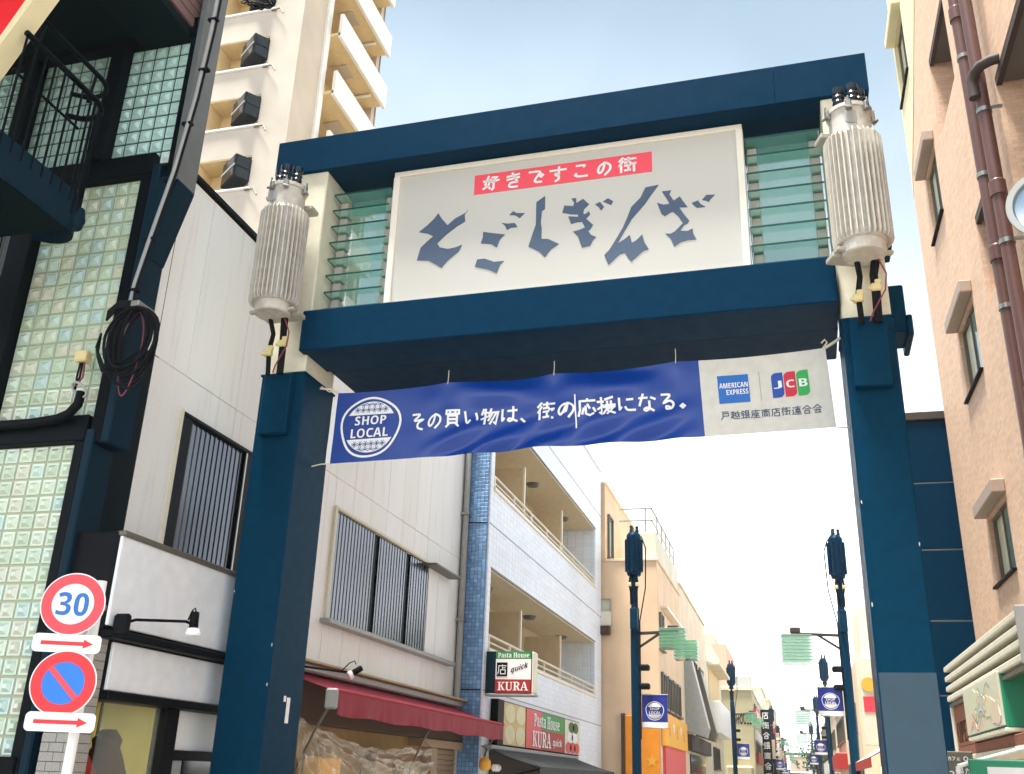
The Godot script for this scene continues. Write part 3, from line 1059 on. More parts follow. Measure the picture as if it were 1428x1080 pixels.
func left_far() -> void:
	var E := Vector3.RIGHT
	var N := Vector3.FORWARD
	var S := Vector3.BACK
	var a := thing_w("peach_building", "peach rendered building with roof terrace above an orange shop front", "building", Vector3(-5.7, 0, -31))
	bx("wall", mats.peach, a, -8.5, -3.5, 0, 7.5, -34, -28.2, 0.01)
	bx("upper_storey", mats.peach, a, -8.5, -5.0, 7.5, 9.85, -35.5, -28.22, 0.01)
	bx("roof_coping", mats.peach_b, a, -8.5, -4.95, 9.85, 9.93, -35.5, -28.18, 0.01)
	bx("roof_coping", mats.peach_b, a, -5.0, -3.45, 7.5, 7.58, -34.0, -28.16, 0.01)
	bx("ledge", mats.rail, a, -3.5, -3.3, 6.25, 6.32, -33.6, -28.9, 0.01)
	var rail := bx("terrace_wall", mats.pale, a, -4.2, -3.52, 7.58, 8.35, -34, -28.3, 0.01)
	for k in 6:
		bx("rail_post", mats.grey_metal, rail, -3.64 - (0.2 if k == 0 else 0.0), -3.60 - (0.2 if k == 0 else 0.0), 8.35, 9.1, -28.36 - 1.1 * k, -28.32 - 1.1 * k)
	for k in 2:
		bx("rail", mats.grey_metal, rail, -3.66, -3.61, 8.7 + 0.36 * k, 8.74 + 0.36 * k, -33.9, -28.3)
		bx("rail", mats.grey_metal, rail, -4.6, -3.6, 8.7 + 0.36 * k, 8.74 + 0.36 * k, -28.34, -28.3)
	windows(a, S * -1.0, E, Vector3(-4.99, 8.35, -29.0), 0.7, 1.3, 1, mats.bronze, mats.pale_glass)
	windows(a, E, S, Vector3(-5.01, 6.05, -28.19), 0.34, 0.72, 1, mats.grey_metal, mats.frosted)
	bx("air_conditioner", mats.brown, a, -5.18, -4.84, 5.40, 5.64, -28.2, -27.95, 0.02)
	bx("window_guard", mats.rail, a, -5.2, -4.82, 5.66, 6.05, -28.1, -28.06)
	windows(a, N, E, Vector3(-3.49, 5.55, -28.8), 0.7, 1.0, 2, mats.bronze, mats.pale_glass)
	for i in 4:
		windows(a, N, E, Vector3(-3.49, 3.95, -29.0 - 1.25 * i), 0.85, 0.95, 2, mats.bronze, mats.dark_glass if i % 2 else mats.pale_glass)
	var front := bx("orange_fascia", mats.orange_b, a, -3.5, -3.34, 2.5, 3.35, -33.9, -28.3, 0.02)
	for i in 5:
		var s := MB.new()
		s.xf = Transform3D(Basis(N, Vector3.UP, E), Vector3(-3.335, 2.92 + 0.12 * (i % 2), -29.0 - 0.95 * i))
		var star := PackedVector2Array()
		for k in 10:
			star.append(Vector2.UP.rotated(TAU * k / 10) * (0.2 if k % 2 else 0.09))
		s.poly(star, -0.002, 0.004)
		obj("star", s, mats.white if i % 2 else mats.orange, front)
	bx("shop_opening", mats.kura_pink, a, -3.5, -3.42, 0, 2.5, -33.9, -28.6)
	bx("orange_side_panel", mats.orange, a, -4.45, -3.52, 0, 3.25, -28.2, -28.05, 0.02)
	bx("side_panel_edge", mats.brown, a, -4.55, -4.45, 0, 3.3, -28.2, -28.03, 0.01)
	var st := MB.new()
	st.xf = Transform3D(Basis(), Vector3(-3.72, 2.1, -28.045))
	var star2 := PackedVector2Array()
	for k in 10:
		star2.append(Vector2.UP.rotated(TAU * k / 10) * (0.16 if k % 2 else 0.07))
	st.poly(star2, -0.002, 0.004)
	obj("star", st, mats.orange_b, a)

	var b := thing_w("pale_shop_building", "pale yellow building past the orange shop with leaning canopies", "building", Vector3(-5.5, 0, -39))
	bx("wall", mats.peach_b, b, -8.5, -3.5, 0, 7.9, -44, -34.05, 0.01)
	bx("roof_coping", mats.pale, b, -8.5, -3.44, 7.9, 7.98, -44, -34.05, 0.01)
	for i in 3:
		windows(b, N, E, Vector3(-3.49, 5.2, -36.0 - 2.7 * i), 1.5, 1.2, 2, mats.bronze, mats.dark_glass)
	for i in 2:
		var w := MB.new()
		w.xf = Transform3D(Basis(E, Vector3.UP, S), Vector3(-3.5, 0, -35.0 - 3.6 * i))
		w.poly(PackedVector2Array([Vector2(0, 5.6), Vector2(0.25, 5.5), Vector2(0.75, 3.3), Vector2(0.65, 3.0), Vector2(0, 3.2)]), -0.9, 0.0)
		obj("leaning_canopy", w, mats.grey_metal if i == 0 else mats.bronze, b)
	bx("shop_sign", mats.dark_brown, b, -3.5, -3.3, 2.6, 3.1, -43, -35)
	bx("door", mats.dark_glass, b, -3.5, -3.46, 0, 2.5, -42, -36)

	var c := thing_w("cream_balcony_house", "cream house with a balcony recess beyond the leaning canopies", "building", Vector3(-5.5, 0, -49))
	bx("wall", mats.pale, c, -8.5, -3.5, 0, 7.6, -53.5, -44.05, 0.01)
	bx("balcony_parapet", mats.white, c, -3.5, -3.0, 3.6, 4.9, -52, -45, 0.02)
	bx("balcony_opening", mats.ochre, c, -3.5, -3.47, 4.9, 6.4, -51.6, -45.4)
	bx("balcony_roof", mats.pale, c, -3.5, -2.95, 6.4, 6.55, -52, -45, 0.02)
	windows(c, N, E, Vector3(-3.46, 2.6, -48), 3.0, 0.9, 3, mats.bronze, mats.dark_glass)

	var d := thing_w("letter_sign_building", "olive beige building with black letters on its near wall", "building", Vector3(-5, 0, -62))
	bx("wall", mats.olive_wall, d, -8.0, -2.1, 0, 6.3, -68, -56.5, 0.01)
	bx("roof_coping", mats.pale, d, -8.0, -2.05, 6.3, 6.4, -68, -56.4)
	obj("letters", words("HOUSE", 0.55, 0.78, plain_at(Vector3(-2.96, 4.55, -56.48), E), "Droid Sans", 700), mats.black, d)
	for i in 3:
		bx("floor_sign", [mats.kura_red, mats.white, mats.sign_pink][i], d, -2.1, -1.95, 2.7 + 1.15 * i, 3.2 + 1.15 * i, -66, -58, 0.02)
	for i in 2:
		windows(d, N, E, Vector3(-2.09, 5.5 - 2.0 * i, -62), 6.0, 0.5, 4, mats.bronze, mats.dark_glass)
	bx("round_awning", mats.olive_wall, d, -3.6, -2.2, 1.7, 2.5, -56.5, -55.9, 0.1)

	var e := thing_w("dark_sign_building", "dark narrow building with a tall column of pale sign characters", "building", Vector3(-5, 0, -74))
	bx("wall", mats.olive_wall, e, -8.0, -2.1, 0, 6.6, -80, -68.5, 0.01)
	bx("sign_column", mats.cable, e, -2.1, -1.5, 1.8, 6.2, -70.2, -69.8, 0.02)
	for i in 7:
		var mb := MB.new()
		strokes(mb, ["店", "街", "合", "銀", "商", "会", "座"][i], 0.38, 0.6, 0.05, plain_at(Vector3(-2.0, 5.65 - 0.62 * i, -69.79), E))
		obj("sign_character", mb, mats.white, e)
	for i in 3:
		windows(e, N, E, Vector3(-2.09, 5.6 - 1.8 * i, -75), 7.0, 0.8, 4, mats.bronze, mats.pale_glass)
	var f := thing_w("pink_tower_block", "tall dusty pink block rising far behind the letter wall building", "building", Vector3(-11, 0, -130))
	bx("wall", mats.pink_far, f, -13.5, -7.2, 0, 17.0, -142, -122)
	bx("roof_house", mats.peach, f, -12, -9, 17, 19, -138, -128)
	for k in 4:
		windows(f, E, S, Vector3(-10.3, 4.5 + 3.2 * k, -121.98), 4.6, 1.2, 3, mats.pale, mats.pale_glass)
	var kinds := [mats.pale, mats.peach_b, mats.olive_wall, mats.peach, mats.tower]
	var names := ["pale yellow", "light peach", "olive beige", "peach", "cream grey"]
	var z := -82.0
	for i in 7:
		var len: float = 11.0 + 3.0 * (i % 3)
		var hh: float = [8.6, 7.6, 9.6, 8.2, 10.5, 8.0, 9.0][i]
		var xf: float = -2.3 + 0.15 * (i % 2)
		var q := thing_w("distant_shop_house", "%s shop house, %s beyond the column of sign characters" % [names[i % 5], ["first", "second", "third", "fourth", "fifth", "sixth", "seventh"][i]], "building", Vector3(-5, 0, z - len * 0.5), "shop houses far down the left side")
		bx("wall", kinds[i % 5], q, -8.5, xf, 0, hh, z - len + 0.1, z)
		bx("roof_coping", mats.pale, q, -8.5, xf + 0.1, hh, hh + 0.15, z - len + 0.1, z + 0.05)
		for k in 2:
			windows(q, N, E, Vector3(xf + 0.01, 4.2 + 2.3 * k, z - len * 0.5), len * 0.7, 1.1, 4, mats.bronze, mats.dark_glass)
		bx("shop_sign", [mats.kura_red, mats.dark_brown, mats.white][i % 3], q, xf, xf + 0.5, 2.5, 3.2, z - len + 1, z - 1, 0.02)
		for k in 3:
			var zz := z - 2.0 - k * len / 3.2
			bx("projecting_sign", [mats.peach, mats.white, mats.dark_brown, mats.olive_wall, mats.kura_pink][(i + 2 * k) % 5], q, xf, xf + 0.75, 3.5 + 0.5 * ((k + i) % 3), 4.9 + 0.6 * ((k + i) % 3), zz - 0.12, zz, 0.02)
			bx("air_conditioner", mats.rail, q, xf, xf + 0.35, 5.3, 5.9, zz - 1.6, zz - 0.8, 0.03)
		bx("roof_tank", mats.grey_metal, q, xf - 2.2, xf - 0.8, hh + 0.15, hh + 1.1, z - 4.0, z - 2.2, 0.05)
		z -= len


# ---------------------------------------------------------------- right side
func right_building() -> void:
	var t := thing_w("pink_brick_apartments", "tall salmon brick apartment building with hooded windows and brown drainpipes", "apartment building", Vector3(5.5, 0, -6))
	var x := 2.5
	var W := Vector3.LEFT
	var z1 := -4.5
	# openings along the street, measured from the far end z = -15.1 towards the camera
	var far := -15.1
	var rec := [[-12.45, -11.1, 9.95, 11.3], [-11.25, -9.75, 6.86, 8.0], [-9.42, -6.6, 6.6, 8.6], [-10.8, -9.4, 3.9, 5.15], [-9.0, -6.5, 10.0, 11.6]]
	var win := [[-14.95, -13.95, 12.4, 13.65], [-13.9, -12.95, 9.15, 10.25], [-13.2, -12.05, 6.38, 7.36], [-13.1, -11.95, 3.93, 4.76]]
	var holes := []
	for r in rec + win:
		holes.append(Rect2(r[0] - far, r[2], r[1] - r[0], r[3] - r[2]))
	var mb := MB.new()
	wall(mb, Vector3(x, 0, far), Vector3.BACK, Vector3.UP, W, z1 - far, 16.4, holes.slice(0, rec.size()) + holes.slice(rec.size()), 0.0)
	mb.quad(Vector3(x, 0, far), Vector3(9, 0, far), Vector3(9, 16.4, far), Vector3(x, 16.4, far), Vector3.FORWARD)
	mb.quad(Vector3(x, 0, z1), Vector3(9, 0, z1), Vector3(9, 16.4, z1), Vector3(x, 16.4, z1), Vector3.BACK)
	mb.quad(Vector3(9, 0, far), Vector3(9, 0, z1), Vector3(9, 16.4, z1), Vector3(9, 16.4, far), Vector3.RIGHT)
	mb.quad(Vector3(x, 16.4, far), Vector3(9, 16.4, far), Vector3(9, 16.4, z1), Vector3(x, 16.4, z1), Vector3.UP)
	obj("wall", mb, mats.brick, t)
	# the upper far corner is painted pale yellow
	var yp := MB.new()
	yp.xf = Transform3D(Basis(Vector3.BACK, Vector3.UP, W), Vector3(x - 0.006, 0, far))
	var h0: Rect2 = holes[rec.size()]
	yp.poly(PackedVector2Array([Vector2(0, 10.7), Vector2(h0.position.x, 11.0), Vector2(h0.position.x, 16.4), Vector2(0, 16.4)]), -0.003, 0.002)
	yp.poly(PackedVector2Array([Vector2(h0.position.x, 11.0), Vector2(h0.end.x, 11.75), Vector2(h0.end.x, h0.position.y), Vector2(h0.position.x, h0.position.y)]), -0.003, 0.002)
	yp.poly(PackedVector2Array([Vector2(h0.position.x, h0.end.y), Vector2(h0.end.x, h0.end.y), Vector2(h0.end.x, 16.4), Vector2(h0.position.x, 16.4)]), -0.003, 0.002)
	yp.poly(PackedVector2Array([Vector2(h0.end.x, 11.75), Vector2(2.55, 12.9), Vector2(2.55, 16.4), Vector2(h0.end.x, 16.4)]), -0.003, 0.002)
	obj("painted_corner", yp, mats.yellow_wall, t)
	for i in rec.size():
		var r: Rect2 = holes[i]
		var rv := MB.new()
		var o := Vector3(x, 0, far)
		reveal(rv, o, Vector3.BACK, Vector3.UP, W, r, 1.3)
		var b := obj("balcony_recess", rv, mats.brick, t)
		back_of("back_wall", mats.brick, b, o, Vector3.BACK, Vector3.UP, W, r, 1.3)
		bx("soffit", mats.concrete, b, x + 0.06, x + 1.3, r.end.y - 0.06, r.end.y - 0.004, far + r.position.x + 0.005, far + r.end.x - 0.005)
		bx("soffit_edge", mats.dark_brown, b, x + 0.003, x + 0.06, r.end.y - 0.10, r.end.y - 0.004, far + r.position.x + 0.005, far + r.end.x - 0.005)
		windows(b, Vector3.BACK, W, Vector3(x + 1.28, r.position.y + r.size.y * 0.42, far + r.position.x + r.size.x * 0.5), r.size.x * 0.7, r.size.y * 0.8, 2, mats.bronze, mats.dark_glass)
	for i in win.size():
		var r: Rect2 = holes[rec.size() + i]
		var za: float = far + r.position.x
		var zb: float = far + r.end.x
		var y0: float = r.position.y
		var y1: float = r.end.y
		var rv := MB.new()
		reveal(rv, Vector3(x, 0, far), Vector3.BACK, Vector3.UP, W, r, 0.16)
		var w := obj("window", rv, mats.yellow_wall if i == 0 else mats.brick, t)
		bx("pane", mats.frosted, w, x + 0.09, x + 0.12, y0, y1, za, (za + zb) * 0.5)
		bx("pane", mats.pale_glass, w, x + 0.07, x + 0.10, y0, y1, (za + zb) * 0.5, zb)
		for q in [[za, za + 0.04], [zb - 0.04, zb], [(za + zb) * 0.5 - 0.02, (za + zb) * 0.5 + 0.02]]:
			bx("sash", mats.bronze, w, x + 0.05, x + 0.12, y0, y1, q[0], q[1])
		bx("sash", mats.bronze, w, x + 0.05, x + 0.12, y0, y0 + 0.04, za + 0.04, zb - 0.04)
		bx("sash", mats.bronze, w, x + 0.05, x + 0.12, y1 - 0.04, y1, za + 0.04, zb - 0.04)
		bx("sill", mats.black, w, x - 0.05, x + 0.02, y0 - 0.03, y0, za - 0.06, zb + 0.02, 0.004)
		bx("hood", mats.hood if i else mats.yellow_wall, w, x - 0.15, x, y1 + 0.02, y1 + 0.18, za - 0.06, zb + 0.08, 0.012)
	# two drainpipes
	for q in [[-9.82, 0], [-9.38, 1]]:
		var d := MB.new()
		d.tube([Vector3(x - 0.16, 0.1, q[0]), Vector3(x - 0.16, 16.3, q[0])], 0.068, 12)
		var p := obj("drainpipe", d, mats.pipe, t)
		for k in 9:
			var y: float = 3.0 + 1.55 * k + 0.5 * q[1]
			var c := MB.new()
			c.lathe([Vector2(0.069, 0), Vector2(0.078, 0), Vector2(0.078, 0.05), Vector2(0.069, 0.05)], Vector3(x - 0.16, y, q[0]), 12)
			c.b6(x - 0.10, x, y + 0.01, y + 0.04, q[0] + 0.05, q[0] + 0.075)
			obj("pipe_clip", c, mats.steel, p)
			if k % 2 == 0:
				var s := MB.new()
				s.lathe([Vector2(0.069, 0), Vector2(0.084, 0), Vector2(0.084, 0.16), Vector2(0.069, 0.18)], Vector3(x - 0.16, y + 0.55, q[0]), 12)
				obj("pipe_socket", s, mats.pipe, p)
	var el := MB.new()
	el.tube([Vector3(x - 0.24, 8.32, -9.33), Vector3(x - 0.24, 8.52, -9.33), Vector3(x - 0.22, 8.6, -9.29), Vector3(x - 0.16, 8.64, -9.23), Vector3(x - 0.08, 8.65, -9.18), Vector3(x + 0.05, 8.65, -9.14)], 0.058, 10)
	obj("pipe_elbow", el, mats.dark_brown, t)


func right_far() -> void:
	var n := thing_w("navy_panel_building", "dark navy panelled building behind the right gate post", "building", Vector3(2.9, 0, -17))
	bx("wall", mats.navy_dark, n, 1.88, 4.5, 0, 6.85, -19.5, -15.36)
	var ys := [0.0, 1.8, 2.83, 3.85, 4.87, 5.88, 6.86]
	for i in 6:
		bx("panel", mats.navy_dark, n, 1.86, 2.9, ys[i] + 0.012, ys[i + 1] - 0.012, -15.36, -15.30, 0.008)
		bx("joint_strip", mats.grey_metal, n, 1.87, 2.9, ys[i] - 0.010, ys[i] + 0.010, -15.36, -15.32)
	bx("roof_cap", mats.dark_brown, n, 1.84, 4.5, 6.87, 7.0, -19.5, -15.27, 0.01)
	var W := Vector3.LEFT
	var S := Vector3.BACK
	var b := thing_w("beige_sign_house", "beige house with a tall slim stair tower right of the far lamp", "building", Vector3(4, 0, -41))
	bx("wall", mats.peach_b, b, 2.15, 6.0, 0, 5.7, -48, -36.5, 0.01)
	bx("stair_tower", mats.pale, b, 2.42, 3.4, 5.7, 7.6, -41, -37.2, 0.01)
	for k in 4:
		bx("roof_rail", mats.grey_metal, b, 2.42 + 0.26 * k, 2.45 + 0.26 * k, 7.6, 8.3, -37.4, -37.36)
	bx("roof_rail", mats.grey_metal, b, 2.42, 3.25, 8.28, 8.31, -37.4, -37.36)
	windows(b, S, W, Vector3(2.14, 3.9, -40), 3.0, 1.0, 2, mats.bronze, mats.pale_glass)
	bx("shop_opening", mats.dark_brown, b, 2.1, 2.2, 0, 2.5, -47, -37)
	var s := thing_w("hanging_shop_sign", "tall cream hanging sign with yellow disc and red square", "sign", Vector3(2.2, 2.8, -33))
	bx("sign_box", mats.pale, s, 2.02, 2.55, 2.8, 5.35, -33.2, -33.0, 0.02)
	var disc := MB.new()
	disc.xf = Transform3D(Basis(Vector3.RIGHT, Vector3.BACK, Vector3.DOWN), Vector3(2.27, 4.55, -32.99))
	disc.lathe([Vector2(0.21, 0), Vector2(0.21, 0.03), Vector2(0, 0.03)], Vector3.ZERO, 20)
	obj("yellow_disc", disc, mats.orange_b, s)
	bx("red_square", mats.sign_pink, s, 2.08, 2.46, 3.75, 4.2, -33.0, -32.98)
	bx("bracket", mats.black, s, 2.5, 2.8, 4.6, 4.66, -33.15, -33.1)
	bx("bracket_wall", mats.peach_b, s, 2.75, 3.2, 0, 5.0, -36.4, -32.6)
	
	var aw := thing_w("dark_red_awning", "dark red striped awning over lit stall at the right edge gap", "awning", Vector3(1.9, 0, -26))
	var f := func(u: float, v: float) -> Vector3: return Vector3(2.3 - 0.85 * u, 2.75 - 0.55 * u - 0.03 * sin(u * 3.0), -22.5 - 6.0 * v)
	var mb := MB.new()
	mb.sheet(f, 6, 6, 0.02)
	obj("canopy", mb, mats.peach_b, aw)
	bx("valance", mats.kura_red, aw, 1.44, 1.46, 2.0, 2.2, -28.5, -22.5)
	bx("stall_back", mats.dark_brown, aw, 2.3, 2.4, 0, 2.8, -28.6, -22.4)
	for i in 2:
		var c := Vector3(1.75 + 0.1 * (i % 2), 1.95 + 0.08 * (i % 3), -23.4 - 1.2 * i)
		var l := MB.new()
		l.lathe([Vector2(0, -0.07), Vector2(0.06, -0.04), Vector2(0.07, 0.02), Vector2(0.03, 0.08), Vector2(0, 0.08)], Vector3.ZERO, 10)
		var lamp := thing("stall_lamp", ["nearer warm bulb hanging under the dark red awning", "farther warm bulb hanging under the dark red awning"][i], "lamp", c, "bulbs under the dark red awning")
		var em := mk(Color(1, 0.85, 0.6))
		em.emission_enabled = true
		em.emission = Color(1, 0.8, 0.5)
		em.emission_energy_multiplier = 2.0
		obj("bulb", l, em, lamp)
		var o := OmniLight3D.new()
		o.name = "bulb_light"
		o.light_energy = 0.05
		o.light_color = Color(1, 0.8, 0.5)
		o.light_size = 0.05
		o.omni_range = 30.0
		o.omni_attenuation = 2.0
		o.shadow_enabled = true
		lamp.add_child(o)
		bx("cord", mats.cable, lamp, -0.006, 0.006, 0.07, 0.5, -0.006, 0.006)
	var kinds := [mats.pale, mats.peach_b, mats.tower, mats.olive_wall]
	var names := ["pale yellow", "light peach", "grey cream", "olive beige"]
	var z := -50.0
	for i in 6:
		var len: float = 12.0 + 4.0 * (i % 3)
		var hh: float = [5.2, 5.8, 6.0, 5.4, 6.4, 6.0][i]
		var q := thing_w("distant_shop_house", "%s shop house on the right, %s beyond the beige stair tower house" % [names[i % 4], ["first", "second", "third", "fourth", "fifth", "sixth"][i]], "building", Vector3(5, 0, z - len * 0.5), "shop houses far down the right side")
		bx("wall", kinds[i % 4], q, 2.3, 7, 0, hh, z - len + 0.1, z)
		bx("roof_coping", mats.pale, q, 2.2, 7, hh, hh + 0.15, z - len + 0.1, z + 0.05)
		windows(q, S, W, Vector3(2.29, 4.2, z - len * 0.5), len * 0.7, 1.1, 4, mats.bronze, mats.dark_glass)
		bx("shop_sign", [mats.kura_red, mats.white, mats.dark_brown][i % 3], q, 1.8, 2.3, 2.4, 3.1, z - len + 1, z - 1, 0.02)
		z -= len
	# a street tree far off on the right
	var tr := thing("street_tree", "small pale green tree beside the far right flags", "tree", Vector3(1.75, 0, -96))
	var tk := MB.new()
	tk.tube([Vector3(0, 0, 0), Vector3(0.05, 1.6, 0), Vector3(-0.05, 3.2, 0.1), Vector3(0.1, 4.4, 0)], 0.12, 8)
	tk.tube([Vector3(0, 2.6, 0), Vector3(0.7, 3.8, 0.3)], 0.06, 6)
	tk.tube([Vector3(0, 2.8, 0), Vector3(-0.7, 3.9, -0.2)], 0.06, 6)
	obj("trunk", tk, mats.dark_brown, tr)
	var cr := MB.new()
	for i in 700:
		var c := Vector3(rng.randfn(0, 0.55), 4.0 + rng.randfn(0, 0.55), rng.randfn(0, 0.55))
		var a := Vector3(rng.randfn(), rng.randfn(), rng.randfn()).normalized() * 0.13
		var d2 := a.cross(Vector3(rng.randfn(), rng.randfn(), rng.randfn())).normalized() * 0.09
		cr.quad(c - a, c + d2, c + a, c - d2)
	obj("crown", cr, mats.leaf, tr)
	far_gate()


func far_gate() -> void:
	var g := thing_w("far_street_gate", "distant small street gate with pale sign at the vanishing point", "gate", Vector3(0, 0, -150))
	bx("post", mats.navy_dark, g, -2.0, -1.5, 0, 6.0, -150.5, -150)
	bx("post", mats.navy_dark, g, 4.3, 4.8, 0, 6.0, -150.5, -150)
	bx("beam", mats.bronze, g, -2.0, 4.8, 5.5, 5.9, -150.6, -149.9)
	bx("sign_board", mats.peach_b, g, -0.9, 3.9, 3.4, 5.4, -150.3, -150.0)
	bx("beam", mats.bronze, g, -2.0, 4.8, 2.9, 3.3, -150.6, -149.9)
	var mb := MB.new()
	strokes(mb, "そこの街", 0.9, 1.1, 0.14, plain_at(Vector3(-0.5, 3.9, -149.98), Vector3.RIGHT))
	obj("lettering", mb, mats.bronze, g)


# ---------------------------------------------------------------- the gate
var sign_polys := [
	"-150,6 -141,13 -134,20 -130,26 -126,19 -119,10 -111,17 -100,22 -98,25 -101,20 -100,12 -109,7 -121,-2 -129,-10 -126,-15 -117,-18 -108,-17 -102,-15 -105,-22 -116,-31 -123,-39 -128,-35 -137,-29 -150,-27 -147,-13 -141,-7 -134,-1 -140,3",
	"-53,13 -49,17 -45,14 -37,13 -42,8 -47,12|-61,5 -54,3 -47,3 -44,-2 -51,-2 -55,-4 -57,1|-80,-3 -69,-6 -57,-9 -62,-14 -65,-23 -71,-18 -82,-16 -80,-9|-85,-34 -77,-34 -67,-39 -57,-39 -61,-43 -64,-52 -72,-47 -87,-42",
	"-25,24 -16,30 -16,15 -19,13 -20,0 -19,-7 -19,-19 -12,-20 -1,-27 -9,-32 -15,-40 -21,-33 -32,-26 -29,-15 -25,-2 -25,12",
	"11,23 16,23 16,17 23,21 29,14 24,9 23,4 25,3 29,6 30,2 26,-2 33,-10 30,-15 28,-16 31,-21 36,-24 33,-27 30,-33 22,-34 18,-21 13,-15 19,-14 25,-12 22,-5 16,-5 11,-6 8,3 18,1 18,4 11,5 2,8 4,16 13,14 14,18|35,13 40,15 42,12 44,9 41,5 39,9|43,15 48,18 53,14 51,10 48,12",
	"85,25 98,26 90,15 84,6 71,-9 64,-21 57,-34 64,-30 69,-26 71,-35 75,-33 81,-27 83,-36 87,-44 82,-45 76,-50 70,-55 67,-51 64,-45 59,-46 48,-56 44,-45 49,-40 55,-30 62,-18 67,-6 71,5 80,14",
	"101,18 110,18 108,14 112,6 118,10 121,4 125,-3 117,-2 121,-10 126,-18 124,-21 121,-22 117,-28 124,-29 129,-27 129,-32 132,-39 123,-39 118,-40 111,-44 108,-35 103,-29 108,-30 112,-28 120,-20 116,-12 111,-6 108,-7 103,-10 100,-7 96,6 102,3 108,3 105,10|129,1 135,3 137,-1 142,-5 134,-5 131,-2|139,3 143,8 151,7 147,3 145,0 142,2",
]


func gate() -> void:
	var g := thing("street_gate", "tall navy street gate carrying a white sign board between two posts", "gate", Vector3(0, 0, -8))
	g.rotation.y = -0.01469876
	for s in [[-4.88, -4.405, 5.24], [0.618, 1.034, 5.30]]:
		var x0: float = s[0]
		var x1: float = s[1]
		var p := bx("post", mats.navy, g, x0, x1, 0, s[2], -0.65, 0, 0.014)
		bx("base_plate", mats.navy_dark, p, x0 - 0.12, x1 + 0.12, 0, 0.12, -0.75, 0.1, 0.02)
		bx("upper_post", mats.cream, g, x0 + 0.012, x1 - 0.012, s[2], 7.576, -0.64, -0.012, 0.012)
		var m := (x0 + x1) * 0.5
		bx("cable_box", mats.navy, g, m - 0.155, m + 0.145, s[2] - 0.66, s[2] - 0.04, 0, 0.095, 0.012)
		bx("end_plate", mats.navy_dark, p, x0 - 0.008, x1 + 0.008, s[2] - 0.02, s[2], -0.66, 0.008)
	bx("poster_film", mats.navy_film, g, 0.628, 1.026, 0.4, 2.40, 0.0, 0.004)
	bx("notice_sticker", mats.white, g, -4.405, -4.402, 1.98, 2.2, -0.42, -0.36)
	bx("notice_sticker", mats.white, g, -4.405, -4.402, 2.16, 2.21, -0.34, -0.30)
	var ub := bx("upper_beam", mats.navy_dark, g, -5.035, 0.229, 7.576, 8.0, -0.95, 0.03, 0.003)
	bx("beam_section", mats.navy_dark, ub, 0.230, 1.063, 7.576, 8.0, -0.95, 0.03, 0.003)
	bx("lower_beam", mats.navy_dark, g, -4.46, 0.612, 5.425, 5.866, -0.48, 0.09, 0.012)
	bx("beam_soffit", mats.navy_dark, g, -4.404, 0.617, 5.437, 5.80, -1.22, -0.492, 0.012)
	bx("rear_beam", mats.navy, g, 1.03, 1.2, 5.36, 5.82, -0.9, -0.5, 0.012)
	bx("rear_beam_end", mats.navy_dark, g, 1.19, 1.24, 5.3, 5.5, -0.95, -0.45, 0.012)
	bx("rear_bracket", mats.navy, g, 1.022, 1.13, 6.1, 6.42, -0.6, -0.3, 0.01)
	for q in [[-4.405, 2.62], [-4.405, 2.28], [-4.88, 3.1], [0.618, 2.9], [1.034, 3.35], [0.618, 3.7]]:
		var cm := MB.new()
		var cp := PackedVector2Array()
		for k in 7:
			cp.append(Vector2(0.008, 0.0).rotated(TAU * k / 7.0) * rng.randf_range(0.5, 1.2) * Vector2(0.8, 2.2))
		cm.xf = Transform3D(Basis(), Vector3(q[0] + (0.014 if q[0] in [-4.88, 0.618] else -0.014), q[1], 0.0))
		cm.poly(cp, -0.002, 0.0015)
		obj("paint_chip", cm, mats.board, g)
	# the white board
	var b := bx("sign_board", mats.board, g, -3.70, -0.12, 5.97, 7.55, -0.42, -0.215, 0.01)
	bx("board_frame", mats.board_frame, b, -3.72, -0.10, 7.50, 7.56, -0.43, -0.185, 0.008)
	bx("board_frame", mats.board_frame, b, -3.72, -0.10, 5.95, 6.0, -0.43, -0.185, 0.008)
	bx("board_frame", mats.board_frame, b, -3.725, -3.655, 6.0, 7.50, -0.43, -0.183, 0.008)
	bx("board_frame", mats.board_frame, b, -0.165, -0.095, 6.0, 7.50, -0.43, -0.183, 0.008)
	bx("red_strip", mats.red_strip, b, -2.82, -0.98, 7.165, 7.395, -0.215, -0.209)
	characters(b, mats.white, "好きですこの街", 0.165, 0.236, 0.024, plain_at(Vector3(-2.72, 7.195, -0.206), Vector3.RIGHT))
	for c in sign_polys:
		var cm := MB.new()
		cm.xf = Transform3D(Basis(), Vector3(-1.9, 6.74, -0.213))
		for part in c.split("|"):
			var pts := PackedVector2Array()
			for q in part.split(" "):
				var xy: PackedStringArray = q.split(",")
				pts.append(Vector2(float(xy[0]) * 0.01, float(xy[1]) * 0.01))
			cm.poly(pts, -0.004, 0.004)
		obj("sign_character", cm, mats.ink, b)
	# green glass fins either side of the board
	for bank in [[-4.385, -3.74], [-0.08, 0.605]]:
		for i in 8:
			var y := 5.98 + 0.195 * i
			var f := bx("glass_fin", mats.pane, g, bank[0], bank[1], y, y + 0.014, -0.62, -0.16)
			bx("fin_edge", mats.pane_edge, f, bank[0], bank[1], y - 0.001, y + 0.015, -0.16, -0.152)
			bx("fin_edge", mats.pane_edge, f, bank[0] - 0.006, bank[0], y - 0.001, y + 0.015, -0.62, -0.16)
		bx("glass_back", mats.pane, g, bank[0], bank[1], 5.9, 7.56, -0.66, -0.645)
		for x in [bank[0] + 0.01, bank[1] - 0.10]:
			for i in 7:
				bx("fin_bracket", mats.trans_dark, g, x, x + 0.09, 6.0 + 0.195 * i, 6.0 + 0.195 * i + 0.165, -0.42, -0.30, 0.006)


